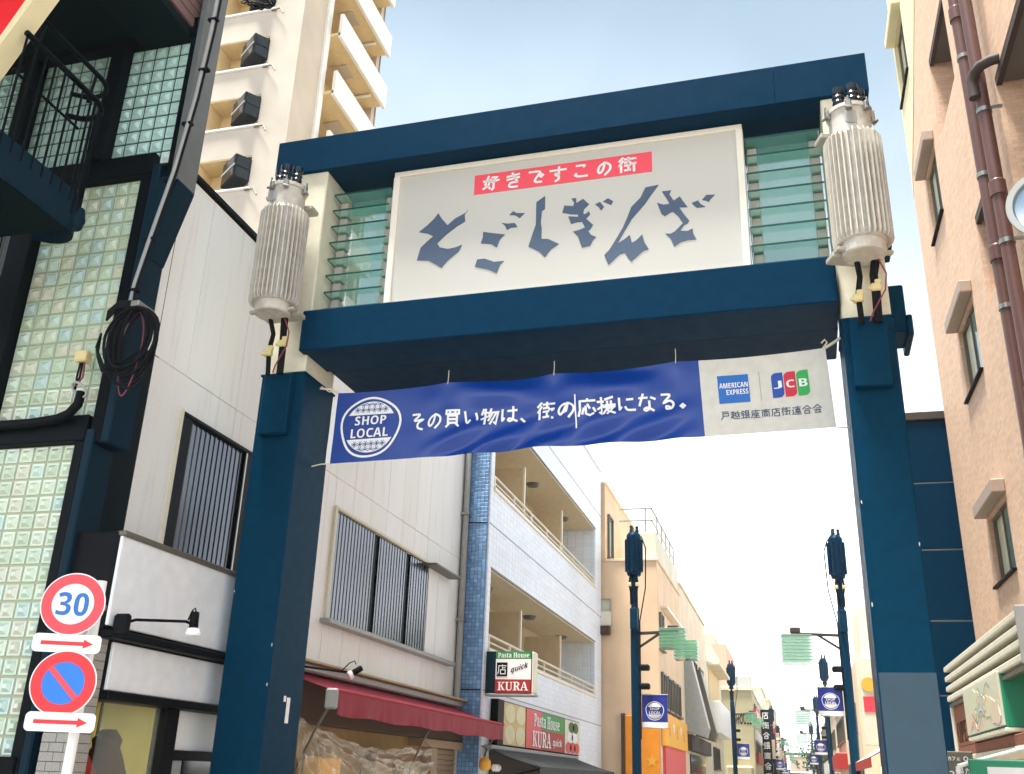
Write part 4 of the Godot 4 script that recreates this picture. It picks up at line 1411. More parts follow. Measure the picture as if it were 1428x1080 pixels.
func transformers() -> void:
	var c := make_transformer("pole_transformer", "cream finned transformer on the left gate post")
	c.position = Vector3(-4.635, 5.70, -7.70)
	copy(c, "pole_transformer", Vector3(0.83, 5.70, -7.66), "cream finned transformer on the right gate post", 0.35)
	for s in [[-4.64, -7.91, 5.66, "left"], [0.83, -7.87, 5.68, "right"]]:
		var t := thing("transformer_cables", "black cables with yellow clamps under the %s gate transformer" % s[3], "cables", Vector3(s[0], s[2] - 0.45, s[1]))
		for k in [[-0.06, -0.07], [0.08, 0.06], [0.11, 0.085]]:
			var mb := MB.new()
			mb.tube([Vector3(k[0], 0.5, 0.12), Vector3(k[0] * 0.7, 0.36, 0.06), Vector3(k[1], 0.2, 0.05), Vector3(k[1] * 0.9, -0.06, 0.03)], 0.024, 8)
			obj("cable", mb, mats.cable, t)
		var r := MB.new()
		r.tube([Vector3(0.1, 0.5, 0.14), Vector3(0.16, 0.34, 0.12), Vector3(0.14, 0.2, 0.1), Vector3(0.03, 0.02, 0.07), Vector3(0.0, -0.05, 0.05)], 0.007, 6)
		obj("red_wire", r, mats.cable_red, t)
		for k in [Vector3(-0.075, 0.16, 0.06), Vector3(0.075, 0.245, 0.06)]:
			var mb := MB.new()
			mb.box(k, Vector3(0.085, 0.07, 0.07), 0.012)
			mb.box(k + Vector3(0.02, 0.05, 0.0), Vector3(0.06, 0.05, 0.05), 0.01)
			mb.box(k + Vector3(-0.05, -0.01, 0.02), Vector3(0.03, 0.03, 0.03), 0.006)
			obj("clamp", mb, mats.clamp, t)


func make_transformer(called: String, label: String) -> Node3D:
	var t := thing(called, label, "transformer", Vector3.ZERO, "transformers on the gate posts")
	var mb := MB.new()
	mb.lathe([Vector2(0, 0.0), Vector2(0.165, 0.0), Vector2(0.175, 0.012), Vector2(0.175, 0.10), Vector2(0.17, 0.11), Vector2(0.19, 0.12), Vector2(0.19, 1.13), Vector2(0.178, 1.15), Vector2(0.178, 1.42)], Vector3.ZERO, 32)
	obj("tank", mb, mats.trans, t)
	mb = MB.new()
	for i in 32:
		mb.xf = Transform3D(Basis(Vector3.UP, TAU * i / 32.0), Vector3.ZERO)
		mb.poly(PackedVector2Array([Vector2(0.18, 0.13), Vector2(0.225, 0.10), Vector2(0.245, 0.13), Vector2(0.245, 1.10), Vector2(0.225, 1.14), Vector2(0.18, 1.12)]), -0.0045, 0.0045)
	obj("cooling_fins", mb, mats.trans, t)
	mb = MB.new()
	mb.lathe([Vector2(0.178, 1.38), Vector2(0.196, 1.385), Vector2(0.196, 1.42), Vector2(0.15, 1.45), Vector2(0, 1.46)], Vector3.ZERO, 32)
	obj("lid", mb, mats.trans, t)
	for a in [0.3, 1.57, 2.84]:
		var c := Vector3(cos(a) * 0.1, 1.44, sin(a) * 0.1)
		mb = MB.new()
		mb.lathe([Vector2(0.05, 0), Vector2(0.055, 0.02), Vector2(0.042, 0.04), Vector2(0.055, 0.06), Vector2(0.044, 0.09), Vector2(0.056, 0.11), Vector2(0.044, 0.14), Vector2(0.054, 0.16), Vector2(0.054, 0.21), Vector2(0, 0.212)], c, 12)
		obj("bushing", mb, mats.porcelain, t)
	for a in [0.1, 1.2, 2.0, 3.1]:
		mb = MB.new()
		mb.xf = Transform3D(Basis(Vector3.UP, -a), Vector3.ZERO)
		mb.box(Vector3(0.2, 1.38, 0), Vector3(0.04, 0.09, 0.05), 0.008)
		mb.tube([Vector3(0.21, 1.32, 0), Vector3(0.215, 1.46, 0)], 0.01, 6)
		mb.tube([Vector3(0.22, 1.34, -0.03), Vector3(0.235, 1.34, 0.03)], 0.012, 6)
		obj("lid_bolt", mb, mats.steel, t)
	bx("name_plate", mats.grey_metal, t, -0.12, -0.02, 1.20, 1.32, 0.165, 0.182, 0.004)
	for y in [0.06, 1.26]:
		bx("bracket", mats.trans_dark, t, -0.21, 0.21, y, y + 0.05, -0.3, -0.14, 0.008)
	bx("earth_lug", mats.trans_dark, t, 0.17, 0.24, 0.03, 0.06, -0.02, 0.03, 0.004)
	bx("earth_lug", mats.trans_dark, t, -0.24, -0.17, 0.03, 0.06, -0.02, 0.03, 0.004)
	return t


# ---------------------------------------------------------------- the hanging banner
func cloth(u: float, v: float, lift := 0.0) -> Vector3:
	# u 0 left to 1 right, v 0 bottom to 1 top
	var x := lerpf(-4.20, 0.49, u) + 0.03 * (1.0 - v) * (1.0 if u > 0.5 else -0.4)
	var ties := [0.0, 0.25, 0.475, 0.72, 1.0]
	var sag := 0.0
	for i in 4:
		if u >= ties[i] and u <= ties[i + 1]:
			var s: float = (u - ties[i]) / (ties[i + 1] - ties[i])
			sag = 4.0 * s * (1.0 - s)
	var top := lerpf(5.13, 5.20, u) - 0.022 * sag
	var bot := lerpf(4.39, 4.46, u) - 0.004 * sin(u * 9.0)
	var y := lerpf(bot, top, v)
	var soft := smoothstep(0.17, 0.30, u) * (1.0 - smoothstep(0.70, 0.77, u))
	var z := 0.018 * sin(u * 17.0 + v * 5.0 + 2.0 * sin(v * 4.0)) * soft
	z += 0.045 * sag * sin(v * 9.0 + u * 3.0) * soft * smoothstep(0.35, 1.0, v)
	z += 0.026 * sin((u * 1.9 - v * 0.75) * 24.0) * soft * (1.0 - v) * (1.0 - v)
	z += 0.006 * sin(u * 31.0 + v * 11.0) * (0.35 + 0.65 * soft)
	z += 0.008 * sin(u * 2.4 + 0.5)
	return Vector3(x, y, z + lift)


func banner() -> void:
	var t := thing("street_banner", "wide blue and white cloth banner hanging under the gate beam", "banner", Vector3(0, 0, -8.36))
	t.rotation.y = -0.01469876
	var split := 0.764
	var mb := MB.new()
	mb.sheet(func(u: float, v: float) -> Vector3: return cloth(u * split, v), 150, 36, 0.003)
	var blue := obj("blue_cloth", mb, mats.banner_blue, t)
	mb = MB.new()
	mb.sheet(func(u: float, v: float) -> Vector3: return cloth(split + u * (1.0 - split), v), 50, 30, 0.003)
	var white := obj("white_cloth", mb, mats.banner_white, t)
	# flat print follows the cloth: position (x, y) in metres from the lower left corner
	var on := func(p: Vector2) -> Vector3: return cloth(p.x / 4.69, p.y / 0.74, 0.006)
	var at := func(x: float, y: float) -> Callable: return func(p: Vector2) -> Vector3: return cloth((p.x + x) / 4.69, (p.y + y) / 0.74, 0.006)
	emblem(blue, at.call(0.06, 0.03), 0.66, mats.white, mats.banner_blue)
	characters(blue, mats.white, "その買い物は、街の応援になる。", 0.16, 0.184, 0.0215, at.call(0.80, 0.285))
	mb = MB.new()
	ribbon(mb, [Vector2(2.43, 0.17), Vector2(2.43, 0.50)], 0.014, func(p: Vector2) -> Vector3: return cloth(p.x / 4.69, p.y / 0.74, 0.009))
	obj("cursor_mark", mb, mats.white, blue)
	characters(white, mats.ink, "戸越銀座商店街連合会", 0.072, 0.0865, 0.0085, at.call(3.74, 0.145))
	mb = MB.new()
	var pq := at.call(3.735, 0.30)
	panel(mb, pq, 0, 0, 0.27, 0.27)
	var am := obj("card_logo", mb, mats.amex, white)
	obj("lettering", words("AMERICAN", 0.05, 0.25, lifted(pq, 0.012, 0.145), "Droid Sans", 700), mats.white, am)
	obj("lettering", words("EXPRESS", 0.05, 0.19, lifted(pq, 0.07, 0.078), "Droid Sans", 700), mats.white, am)
	mb = MB.new()
	ribbon(mb, [Vector2(4.10, 0.30), Vector2(4.10, 0.58)], 0.004, on)
	obj("divider", mb, mats.grey_metal, white)
	var cols := [mats.jcb_blue, mats.jcb_red, mats.jcb_green]
	for i in 3:
		mb = MB.new()
		var lp := at.call(4.20 + 0.108 * i, 0.315)
		leaf_panel(mb, lp, 0.1, 0.24)
		var j := obj("card_logo_bar", mb, cols[i], white)
		obj("lettering", words(["J", "C", "B"][i], 0.075, 0.07, lifted(lp, 0.016, 0.085), "Droid Sans", 700), mats.white, j)
	var cords := []
	for u in [0.25, 0.475, 0.72]:
		var p := cloth(u, 1.0)
		cords.append([[p + Vector3(0, -0.02, 0.004), p + Vector3(0.004, 0.06, 0.0), p + Vector3(0.0, 0.13, -0.01)], 0.004])
	var p0 := cloth(0, 1)
	var p1 := cloth(1, 1)
	var p2 := cloth(1, 0)
	var p3 := cloth(0, 0)
	cords.append([[p0, p0 + Vector3(-0.09, 0.05, 0.0), p0 + Vector3(-0.2, 0.06, 0.02)], 0.012])
	cords.append([[p0 + Vector3(-0.02, 0.02, 0), p0 + Vector3(-0.1, 0.02, 0.01), p0 + Vector3(-0.2, 0.09, 0.0)], 0.007])
	cords.append([[p1, p1 + Vector3(0.06, 0.03, 0.01), p1 + Vector3(0.16, 0.09, 0.02)], 0.014])
	cords.append([[p1 + Vector3(-0.02, 0, 0), p1 + Vector3(0.02, 0.05, 0), p1 + Vector3(0.0, 0.07, 0.02), p1 + Vector3(-0.03, 0.04, 0.02)], 0.008])
	cords.append([[p2, p2 + Vector3(0.08, -0.012, 0.0), p2 + Vector3(0.14, -0.005, 0.01)], 0.006])
	cords.append([[p3, p3 + Vector3(-0.1, 0.0, 0.0), p3 + Vector3(-0.22, -0.03, 0.02)], 0.006])
	for c in cords:
		mb = MB.new()
		mb.tube(c[0], c[1], 6)
		obj("tie_cord", mb, mats.rail, t)
	mb = MB.new()
	panel(mb, func(p: Vector2) -> Vector3: return cloth(p.x / 4.69, p.y / 0.74, 0.004), -0.05, 0.0, 0.05, 0.66)
	obj("hem", mb, mats.white, t)


func lifted(f: Callable, x: float, y: float) -> Callable:
	return func(p: Vector2) -> Vector3: return f.call(p + Vector2(x, y)) + Vector3(0, 0, 0.004)


func panel(mb: MB, f: Callable, x: float, y: float, w: float, h: float) -> void:
	var n := maxi(2, int(w / 0.05))
	var k := maxi(2, int(h / 0.05))
	for i in n:
		for j in k:
			var q: Array = [Vector2(x + w * i / n, y + h * j / k), Vector2(x + w * (i + 1) / n, y + h * j / k), Vector2(x + w * (i + 1) / n, y + h * (j + 1) / k), Vector2(x + w * i / n, y + h * (j + 1) / k)].map(f)
			mb.quad(q[0], q[1], q[2], q[3])


func leaf_panel(mb: MB, f: Callable, w: float, h: float) -> void:
	# a bar with one round corner top left and one bottom right
	var pts := PackedVector2Array()
	var r := w * 0.45
	for i in 6:
		var a := PI / 2 + PI / 2 * i / 5.0
		pts.append(Vector2(r + cos(a) * r, h - r + sin(a) * r))
	pts.append(Vector2(0, 0))
	for i in 6:
		var a := -PI / 2 + PI / 2 * i / 5.0
		pts.append(Vector2(w - r + cos(a) * r, r + sin(a) * r))
	pts.append(Vector2(w, h))
	fill(mb, pts, f)


func fill(mb: MB, pts: PackedVector2Array, f: Callable) -> void:
	var ids := Geometry2D.triangulate_polygon(pts)
	for i in ids.size() / 3:
		mb.tri(f.call(pts[ids[i * 3]]), f.call(pts[ids[i * 3 + 1]]), f.call(pts[ids[i * 3 + 2]]))


# the round SHOP LOCAL mark: uneven ring, two patterned caps, two lines of lettering; s is its side
func emblem(parent: Node, f: Callable, s: float, ink: Material, ground_m: Material) -> void:
	var mb := MB.new()
	var ring := []
	for i in 41:
		var a := TAU * i / 40.0
		var r: float = s * 0.47 * (1.0 + 0.022 * sin(a * 3.0 + 0.6) + 0.015 * sin(a * 5.0))
		if i == 40:
			ring.append(ring[0])
		else:
			ring.append(Vector2(s * 0.5 + cos(a) * r, s * 0.5 + sin(a) * r))
	ribbon(mb, ring, s * 0.035, f, true)
	for up in [1.0, -1.0]:
		var cap := PackedVector2Array()
		for i in 15:
			var a := deg_to_rad(lerpf(28.0, 152.0, i / 14.0))
			cap.append(Vector2(s * 0.5 + cos(a) * s * 0.41, s * 0.5 + up * sin(a) * s * 0.41))
		fill(mb, cap, f)
	var mark := obj("emblem", mb, ink, parent)
	if s > 0.5:
		for up in [1.0, -1.0]:
			mb = MB.new()
			for k in 9:
				var cx: float = s * (0.14 + 0.09 * k)
				for row in 3:
					var cy: float = s * 0.5 + up * s * (0.23 + 0.09 * row)
					var c := []
					for i in 9:
						var a := TAU * i / 8.0
						var p := Vector2(cx + cos(a) * s * 0.062, cy + sin(a) * s * 0.062)
						c.append(p)
					var seg := []
					for p in c:
						var inside: bool = p.distance_to(Vector2(s * 0.5, s * 0.5)) < s * 0.405 and absf(p.y - s * 0.5) > s * 0.195
						if inside:
							seg.append(p)
						elif seg.size() > 1:
							ribbon(mb, seg, s * 0.009, lifted(f, 0, 0))
							seg = []
						else:
							seg = []
					if seg.size() > 1:
						ribbon(mb, seg, s * 0.009, lifted(f, 0, 0))
			obj("pattern", mb, ground_m, mark)
	var hgt := s * 0.145
	obj("lettering", words("SHOP", hgt, s * 0.50, lifted(f, s * 0.25, s * 0.53), "Droid Sans", 700), ink, mark)
	obj("lettering", words("LOCAL", hgt, s * 0.60, lifted(f, s * 0.20, s * 0.33), "Droid Sans", 700), ink, mark)


# ---------------------------------------------------------------- small things on the left
func disc(parent: Node, called: String, r: float, z0: float, z1: float, m: Material) -> MeshInstance3D:
	var mb := MB.new()
	mb.xf = Transform3D(Basis(Vector3.RIGHT, Vector3.BACK, Vector3.DOWN), Vector3.ZERO)
	mb.lathe([Vector2(0, z0), Vector2(r - 0.002, z0), Vector2(r, z0 + 0.002), Vector2(r, z1 - 0.001), Vector2(r - 0.001, z1), Vector2(0, z1)], Vector3.ZERO, 48)
	return obj(called, mb, m, parent)


func ring_mesh(r0: float, r1: float, z: float) -> MB:
	var mb := MB.new()
	for i in 64:
		var a := Vector3(cos(TAU * i / 64), sin(TAU * i / 64), 0)
		var b := Vector3(cos(TAU * (i + 1) / 64), sin(TAU * (i + 1) / 64), 0)
		var z3 := Vector3(0, 0, z)
		mb.quad(a * r0 + z3, a * r1 + z3, b * r1 + z3, b * r0 + z3, Vector3(0, 0, 1))
		mb.quad(a * r1 + z3, b * r1 + z3, b * r1, a * r1, a)
		mb.quad(a * r0 + z3, b * r0 + z3, b * r0, a * r0, -a)
	return mb


func rounded_plate(w: float, h: float, r: float, z0: float, z1: float) -> MB:
	var pts := PackedVector2Array()
	for c in [[1, 1, 0.0], [-1, 1, 90.0], [-1, -1, 180.0], [1, -1, 270.0]]:
		for i in 6:
			var a := deg_to_rad(c[2] + 18.0 * i)
			pts.append(Vector2(c[0] * (w * 0.5 - r) + cos(a) * r, c[1] * (h * 0.5 - r) + sin(a) * r))
	var mb := MB.new()
	mb.poly(pts, z0, z1)
	return mb


func left_small() -> void:
	# the pole with its four plates
	var p := thing("sign_pole", "white steel pole carrying the four traffic sign plates", "pole", Vector3(-4.37, 0, -5.60))
	var mb := MB.new()
	mb.tube([Vector3(0, 0.1, 0), Vector3(0, 2.72, 0)], 0.032, 14)
	obj("shaft", mb, mats.white, p)
	for y in [1.84, 2.05, 2.31, 2.55]:
		bx("clip", mats.steel, p, -0.042, 0.042, y - 0.018, y + 0.018, -0.04, 0.16, 0.004)
	var turn := 0.42
	var s := thing("speed_limit_sign", "round red rimmed speed limit sign reading 30", "traffic sign", Vector3(-4.385, 2.535, -5.38))
	s.rotation.y = turn
	disc(s, "plate", 0.197, -0.006, 0.0, mats.white)
	obj("red_rim", ring_mesh(0.128, 0.189, 0.003), mats.sign_pink, s)
	for k in 2:
		obj("numeral", words("30"[k], 0.145, 0.088, plain_at(Vector3(-0.096 + 0.104 * k, -0.073, 0.003), Vector3.RIGHT), "Droid Sans", 700), mats.numeral, s)
	s = thing("no_parking_sign", "round blue no parking sign with red rim and slash", "traffic sign", Vector3(-4.345, 2.05, -5.38))
	s.rotation.y = turn
	disc(s, "plate", 0.197, -0.006, 0.0, mats.white)
	disc(s, "blue_field", 0.134, 0.0, 0.002, mats.sign_blue)
	obj("red_rim", ring_mesh(0.126, 0.189, 0.003), mats.sign_red, s)
	mb = MB.new()
	mb.xf = Transform3D(Basis(Vector3.BACK, -PI / 4), Vector3(0, 0, 0.003))
	mb.box(Vector3.ZERO, Vector3(0.26, 0.034, 0.003))
	obj("red_slash", mb, mats.sign_pink, s)
	for q in [[Vector3(-4.375, 2.29, -5.38), "white plate with red arrow between the two round signs"], [Vector3(-4.315, 1.822, -5.38), "white plate with red arrow below the blue sign"]]:
		s = thing("arrow_plate", q[1], "traffic sign", q[0], "arrow plates on the sign pole")
		s.rotation.y = turn
		obj("plate", rounded_plate(0.41, 0.112, 0.03, -0.005, 0.0), mats.white, s)
		mb = MB.new()
		mb.poly(PackedVector2Array([Vector2(-0.155, -0.012), Vector2(0.10, -0.012), Vector2(0.10, -0.028), Vector2(0.16, 0.0), Vector2(0.10, 0.028), Vector2(0.10, 0.012), Vector2(-0.155, 0.012)]), 0.0, 0.002)
		obj("arrow", mb, mats.sign_red, s)
	# cream sign panel of the nearest shop, top left corner of the view
	var c := thing("leaning_sign_panel", "cream sign panel with red and brown paint beside the dark balcony", "sign", Vector3(-6.13, 6.2, -4.97))
	mb = MB.new()
	mb.poly(PackedVector2Array([Vector2(-1.5, -1.2), Vector2(-0.25, -1.2), Vector2(0.20, 0.36), Vector2(0.575, 1.1), Vector2(1.037, 1.98), Vector2(-1.5, 1.98)]), -0.18, 0.0)
	obj("panel", mb, mats.yellow_wall, c)
	mb = MB.new()
	mb.poly(PackedVector2Array([Vector2(-0.6, 0.70), Vector2(0.30, 0.70), Vector2(0.51, 1.14), Vector2(0.75, 1.65), Vector2(-0.6, 1.65)]), 0.0, 0.004)
	obj("red_field", mb, mats.sign_red, c)
	mb = MB.new()
	mb.poly(PackedVector2Array([Vector2(-0.3, 0.2), Vector2(0.16, 0.36), Vector2(0.10, 0.56), Vector2(-0.1, 0.66), Vector2(-0.3, 0.6)]), 0.0, 0.004)
	obj("brown_patch", mb, mats.brick, c)
	bx("seam", mats.bronze, c, -0.6, 0.16, 0.335, 0.35, 0.0, 0.006)
	# cables along the corner and the coil that hangs from it
	var k := thing("corner_cable", "grey cable clipped up the outer corner of the glass block building", "cable", Vector3(-5.0, 0, -6.5))
	mb = MB.new()
	var pts := [Vector3(0.06, 9.6, 0.03), Vector3(0.04, 8.2, 0.03), Vector3(0.0, 7.4, 0.03), Vector3(-0.07, 6.6, 0.05), Vector3(-0.20, 5.9, 0.04), Vector3(-0.27, 5.5, 0.03), Vector3(-0.285, 5.2, 0.03), Vector3(-0.29, 4.75, 0.03)]
	mb.tube(pts, 0.022, 8)
	obj("cable", mb, mats.grey_metal, k)
	mb = MB.new()
	mb.tube([Vector3(0.09, 9.6, 0.02), Vector3(0.07, 8.2, 0.02), Vector3(0.03, 7.4, 0.03), Vector3(-0.04, 6.6, 0.05), Vector3(-0.17, 5.9, 0.04), Vector3(-0.25, 5.4, 0.04), Vector3(-0.20, 5.22, 0.08)], 0.012, 6)
	obj("thin_cable", mb, mats.cable, k)
	for y in [8.9, 8.3, 7.7, 7.1, 6.5, 5.9, 5.4]:
		var x := 0.04 if y > 7.5 else lerpf(-0.27, 0.02, clampf((y - 5.5) / 2.0, 0.0, 1.0))
		bx("clip", mats.cable, k, x - 0.05, x + 0.05, y, y + 0.03, 0.0, 0.056, 0.004)
	var coil := thing("cable_coil", "coil of black cable hung at the corner of the glass block building", "cable", Vector3(-5.08, 4.93, -6.36))
	for i in 9:
		mb = MB.new()
		pts = []
		var rx: float = 0.17 + 0.012 * i * (1 if i % 2 else -0.6)
		var ry := 0.23 + 0.014 * ((i * 5) % 7)
		var cx := rng.randf_range(-0.03, 0.05)
		for j in 26:
			var a := TAU * j / 26.0
			pts.append(Vector3(cx + cos(a) * rx * (1.0 + 0.08 * sin(a * 2 + i)), -0.03 + sin(a) * ry - 0.02 * i * maxf(0, -sin(a)) + 0.24 - ry, 0.02 * (i % 4) + 0.03 * sin(a + i)))
		mb.tube(pts, 0.013 if i < 8 else 0.006, 6, true)
		obj("loop", mb, mats.cable if i < 8 else mats.cable_red, coil)
	for i in 5:
		mb = MB.new()
		mb.tube([Vector3(-0.32, 0.16 + 0.02 * i, 0.0), Vector3(-0.2, 0.25 + 0.015 * i, 0.03), Vector3(-0.04, 0.24 + 0.01 * i, 0.06), Vector3(0.02, 0.2, 0.05)], 0.012, 6)
		obj("loose_end", mb, mats.cable, coil)
	for i in 4:
		mb = MB.new()
		mb.tube([Vector3(-0.36, 0.05, -0.02), Vector3(-0.34 + 0.01 * i, -0.1 - 0.03 * i, 0.03), Vector3(-0.22, -0.28 - 0.02 * i, 0.05), Vector3(-0.04, -0.27 - 0.03 * i, 0.05), Vector3(0.12, -0.16 - 0.02 * i, 0.04)], 0.009, 6)
		obj("loose_end", mb, mats.cable, coil)
	bx("hook", mats.steel, coil, -0.03, 0.05, 0.22, 0.27, -0.12, 0.10, 0.006)
	var j := thing("conduit_joint", "yellow cable joint above a bent black conduit on the dark frame", "cable", Vector3(-5.62, 4.45, -6.44))
	bx("yellow_cap", mats.clamp, j, -0.06, 0.06, 0.30, 0.40, -0.04, 0.05, 0.012)
	for i in 3:
		mb = MB.new()
		mb.tube([Vector3(-0.02 + 0.02 * i, 0.31, 0), Vector3(-0.01 + 0.03 * i, 0.16, 0.02), Vector3(0.0 - 0.01 * i, 0.05, 0.02)], 0.009, 6)
		obj("cable", mb, mats.cable if i < 2 else mats.cable_red, j)
	mb = MB.new()
	pts = []
	for i in 20:
		var a := TAU * i / 20.0
		pts.append(Vector3(0.05 + cos(a) * 0.075, 0.04 + sin(a) * 0.05 - 0.3 * cos(a) * 0.1, 0.03 + sin(a) * 0.03))
	mb.tube(pts, 0.012, 6, true)
	obj("ring", mb, mats.grey_metal, j)
	mb = MB.new()
	mb.tube([Vector3(0.05, 0.03, 0.0), Vector3(0.04, -0.08, 0.0), Vector3(-0.03, -0.16, 0.0), Vector3(-0.15, -0.2, 0.0), Vector3(-0.4, -0.22, 0.0), Vector3(-1.4, -0.22, 0.0)], 0.04, 10)
	obj("conduit", mb, mats.black, j)
	# tangle of thin wires high up on the corner
	var w := thing("wire_tangle", "tangle of thin black wires high on the corner beside the tower", "cable", Vector3(-4.62, 8.45, -6.5))
	for i in 7:
		mb = MB.new()
		pts = []
		for n in 18:
			var a := TAU * n / 18.0
			pts.append(Vector3(0.10 + cos(a) * (0.10 + 0.014 * i) + 0.02 * sin(3 * a + i), 0.03 + sin(a) * (0.04 + 0.012 * ((i * 3) % 5)) - 0.05 * cos(a), 0.03 * sin(a * 2 + i)))
		mb.tube(pts, 0.006, 5, true)
		obj("loop", mb, mats.cable, w)


func spot_lamp(called: String, label: String, at: Vector3, arm: Array, tilt: Vector3) -> void:
	var t := thing(called, label, "spotlight", at)
	var mb := MB.new()
	mb.tube(arm, 0.012, 7)
	obj("arm", mb, mats.black, t)
	bx("wall_bracket", mats.black, t, arm[0].x - 0.09, arm[0].x + 0.05, arm[0].y - 0.10, arm[0].y + 0.07, arm[0].z - 0.03, arm[0].z + 0.03, 0.02)
	var head: Vector3 = arm[-1]
	mb = MB.new()
	mb.xf = Transform3D(Basis(Quaternion(Vector3.UP, -tilt.normalized())), head)
	mb.lathe([Vector2(0, 0.10), Vector2(0.03, 0.10), Vector2(0.036, 0.09), Vector2(0.036, -0.02), Vector2(0.05, -0.05)], Vector3.ZERO, 16)
	var h := obj("lamp_head", mb, mats.black, t)
	var mb2 := MB.new()
	mb2.xf = mb.xf
	mb2.lathe([Vector2(0.045, -0.03), Vector2(0.062, -0.075), Vector2(0.055, -0.088), Vector2(0.0, -0.098)], Vector3.ZERO, 18)
	obj("bulb", mb2, mats.white, h)
	mb = MB.new()
	mb.tube([arm[-2] + Vector3(0.02, 0.01, 0), arm[-2].lerp(head, 0.6) + Vector3(0, 0.10, 0), head + Vector3(-0.01, 0.13, 0), head + Vector3(0.01, 0.09, 0)], 0.007, 6)
	obj("lead", mb, mats.cable, t)


func shop_fronts() -> void:
	# white fascia boxes on the near shop
	var f := thing_w("shop_fascia", "blank pale grey shop sign box with black edges over the near shop", "shop sign", Vector3(-5.3, 2.1, -7.8))
	bx("upper_box", mats.black, f, -5.60, -5.03, 2.55, 3.31, -9.4, -6.55, 0.008)
	bx("upper_face", mats.fascia, f, -5.03, -5.0, 2.58, 3.27, -9.38, -6.56, 0.006)
	bx("top_rail", mats.bronze, f, -5.06, -4.97, 3.27, 3.31, -9.4, -6.55, 0.006)
	bx("gutter", mats.black, f, -5.3, -4.95, 2.49, 2.555, -9.4, -6.58, 0.012)
	bx("lower_box", mats.black, f, -5.34, -5.09, 2.08, 2.49, -9.4, -6.75, 0.006)
	bx("lower_face", mats.fascia, f, -5.09, -5.06, 2.12, 2.478, -9.38, -6.76, 0.006)
	bx("bottom_rail", mats.black, f, -5.34, -5.03, 2.05, 2.115, -9.4, -6.75, 0.008)
	# tiled pillar, each tile a piece
	var pl := thing_w("tiled_pillar", "grey tiled pillar between the sign pole and the near shop window", "pillar", Vector3(-5.22, 0, -6.62))
	bx("core", mats.mortar, pl, -5.345, -5.105, 0, 2.62, -6.74, -6.512)
	var th := 0.066
	for r in 22:
		var y := 1.2 + r * th
		var off := 0.05 if r % 2 else 0.0
		var x := -5.345 - off
		while x < -5.105 - 0.01:
			var xa := maxf(x, -5.345) + 0.002
			var xb := minf(x + 0.125, -5.105) - 0.002
			if xb - xa > 0.01:
				bx("tile", mats.pillar_tile, pl, xa, xb, y + 0.002, y + th - 0.002, -6.513, -6.50 + rng.randf_range(-0.001, 0.001), 0.002)
			x += 0.125
	for r in 22:
		var y := 1.2 + r * th
		bx("tile", mats.pillar_tile, pl, -5.106, -5.094, y + 0.002, y + th - 0.002, -6.73, -6.515, 0.002)
	# glazed shop front with a lit room behind
	var s := thing_w("shop_window", "glazed shop window with dark posts and yellow lit room behind", "shop front", Vector3(-5.25, 0, -7.8))
	bx("pane", mats.window_glass, s, -5.215, -5.205, 0.5, 2.05, -7.72, -6.95)
	bx("post", mats.black, s, -5.26, -5.14, 0, 2.05, -7.92, -7.72, 0.01)
	bx("white_panel", mats.white, s, -5.22, -5.19, 1.72, 2.05, -9.3, -7.92, 0.006)
	bx("panel_rail", mats.black, s, -5.26, -5.15, 1.64, 1.72, -9.3, -7.92, 0.008)
	bx("jamb", mats.grey_metal, s, -5.24, -5.17, 0, 1.64, -8.1, -7.93, 0.006)
	bx("dark_door", mats.dark_glass, s, -5.24, -5.2, 0, 1.64, -9.3, -8.1)
	bx("sill", mats.black, s, -5.3, -5.12, 0.3, 0.5, -7.72, -6.95, 0.01)
	bx("room_back", mats.interior, s, -7.38, -7.34, 0, 2.5, -9.38, -6.97)
	bx("room_side", mats.interior, s, -7.34, -5.36, 0, 2.5, -9.38, -9.34)
	bx("room_ceiling", mats.interior, s, -7.34, -5.36, 2.5, 2.56, -9.34, -6.97)
	bx("room_beam", mats.rail, s, -7.34, -5.6, 2.3, 2.5, -8.6, -8.4, 0.01)
	bx("shelf", mats.yellow_wall, s, -7.3, -7.0, 1.4, 1.44, -9.2, -7.2)
	var em := mk(Color(1, 0.95, 0.8))
	em.emission_enabled = true
	em.emission = Color(1.0, 0.93, 0.7)
	em.emission_energy_multiplier = 2.5
	var tl := thing("ceiling_tube_lamp", "lit tube lamp on the ceiling inside the near shop", "lamp", Vector3(-6.3, 2.44, -7.6))
	bx("tube", em, tl, -0.3, 0.3, -0.03, 0.0, -0.02, 0.02, 0.008)
	bx("housing", mats.white, tl, -0.32, 0.32, 0.0, 0.05, -0.04, 0.04, 0.01)
	var al := AreaLight3D.new()
	al.name = "tube_light"
	al.area_size = Vector2(0.6, 0.05)
	al.area_range = 20.0
	al.area_attenuation = 2.0
	al.light_energy = 3.0
	al.light_color = Color(1.0, 0.93, 0.7)
	al.shadow_enabled = true
	al.position = Vector3(0, -0.04, 0)
	al.rotation.x = -PI / 2
	tl.add_child(al)
	var g := thing("clothes_stand", "red jacket and brown patterned coat on a stand inside the near shop window", "clothes", Vector3(-5.55, 0, -7.2))
	var mb := MB.new()
	mb.tube([Vector3(0, 0, -0.2), Vector3(0, 2.1, -0.2)], 0.014, 8)
	mb.lathe([Vector2(0.2, 0.0), Vector2(0.2, 0.02), Vector2(0, 0.03)], Vector3(0, 0, -0.2), 16)
	obj("stand", mb, mats.bronze, g)
	mb = MB.new()
	mb.lathe([Vector2(0.22, 0.6), Vector2(0.2, 1.1), Vector2(0.21, 1.5), Vector2(0.13, 1.64), Vector2(0.06, 1.70), Vector2(0.05, 1.74), Vector2(0, 1.74)], Vector3(0.05, 0, 0.12), 18)
	obj("red_jacket", mb, mats.kura_red, g)
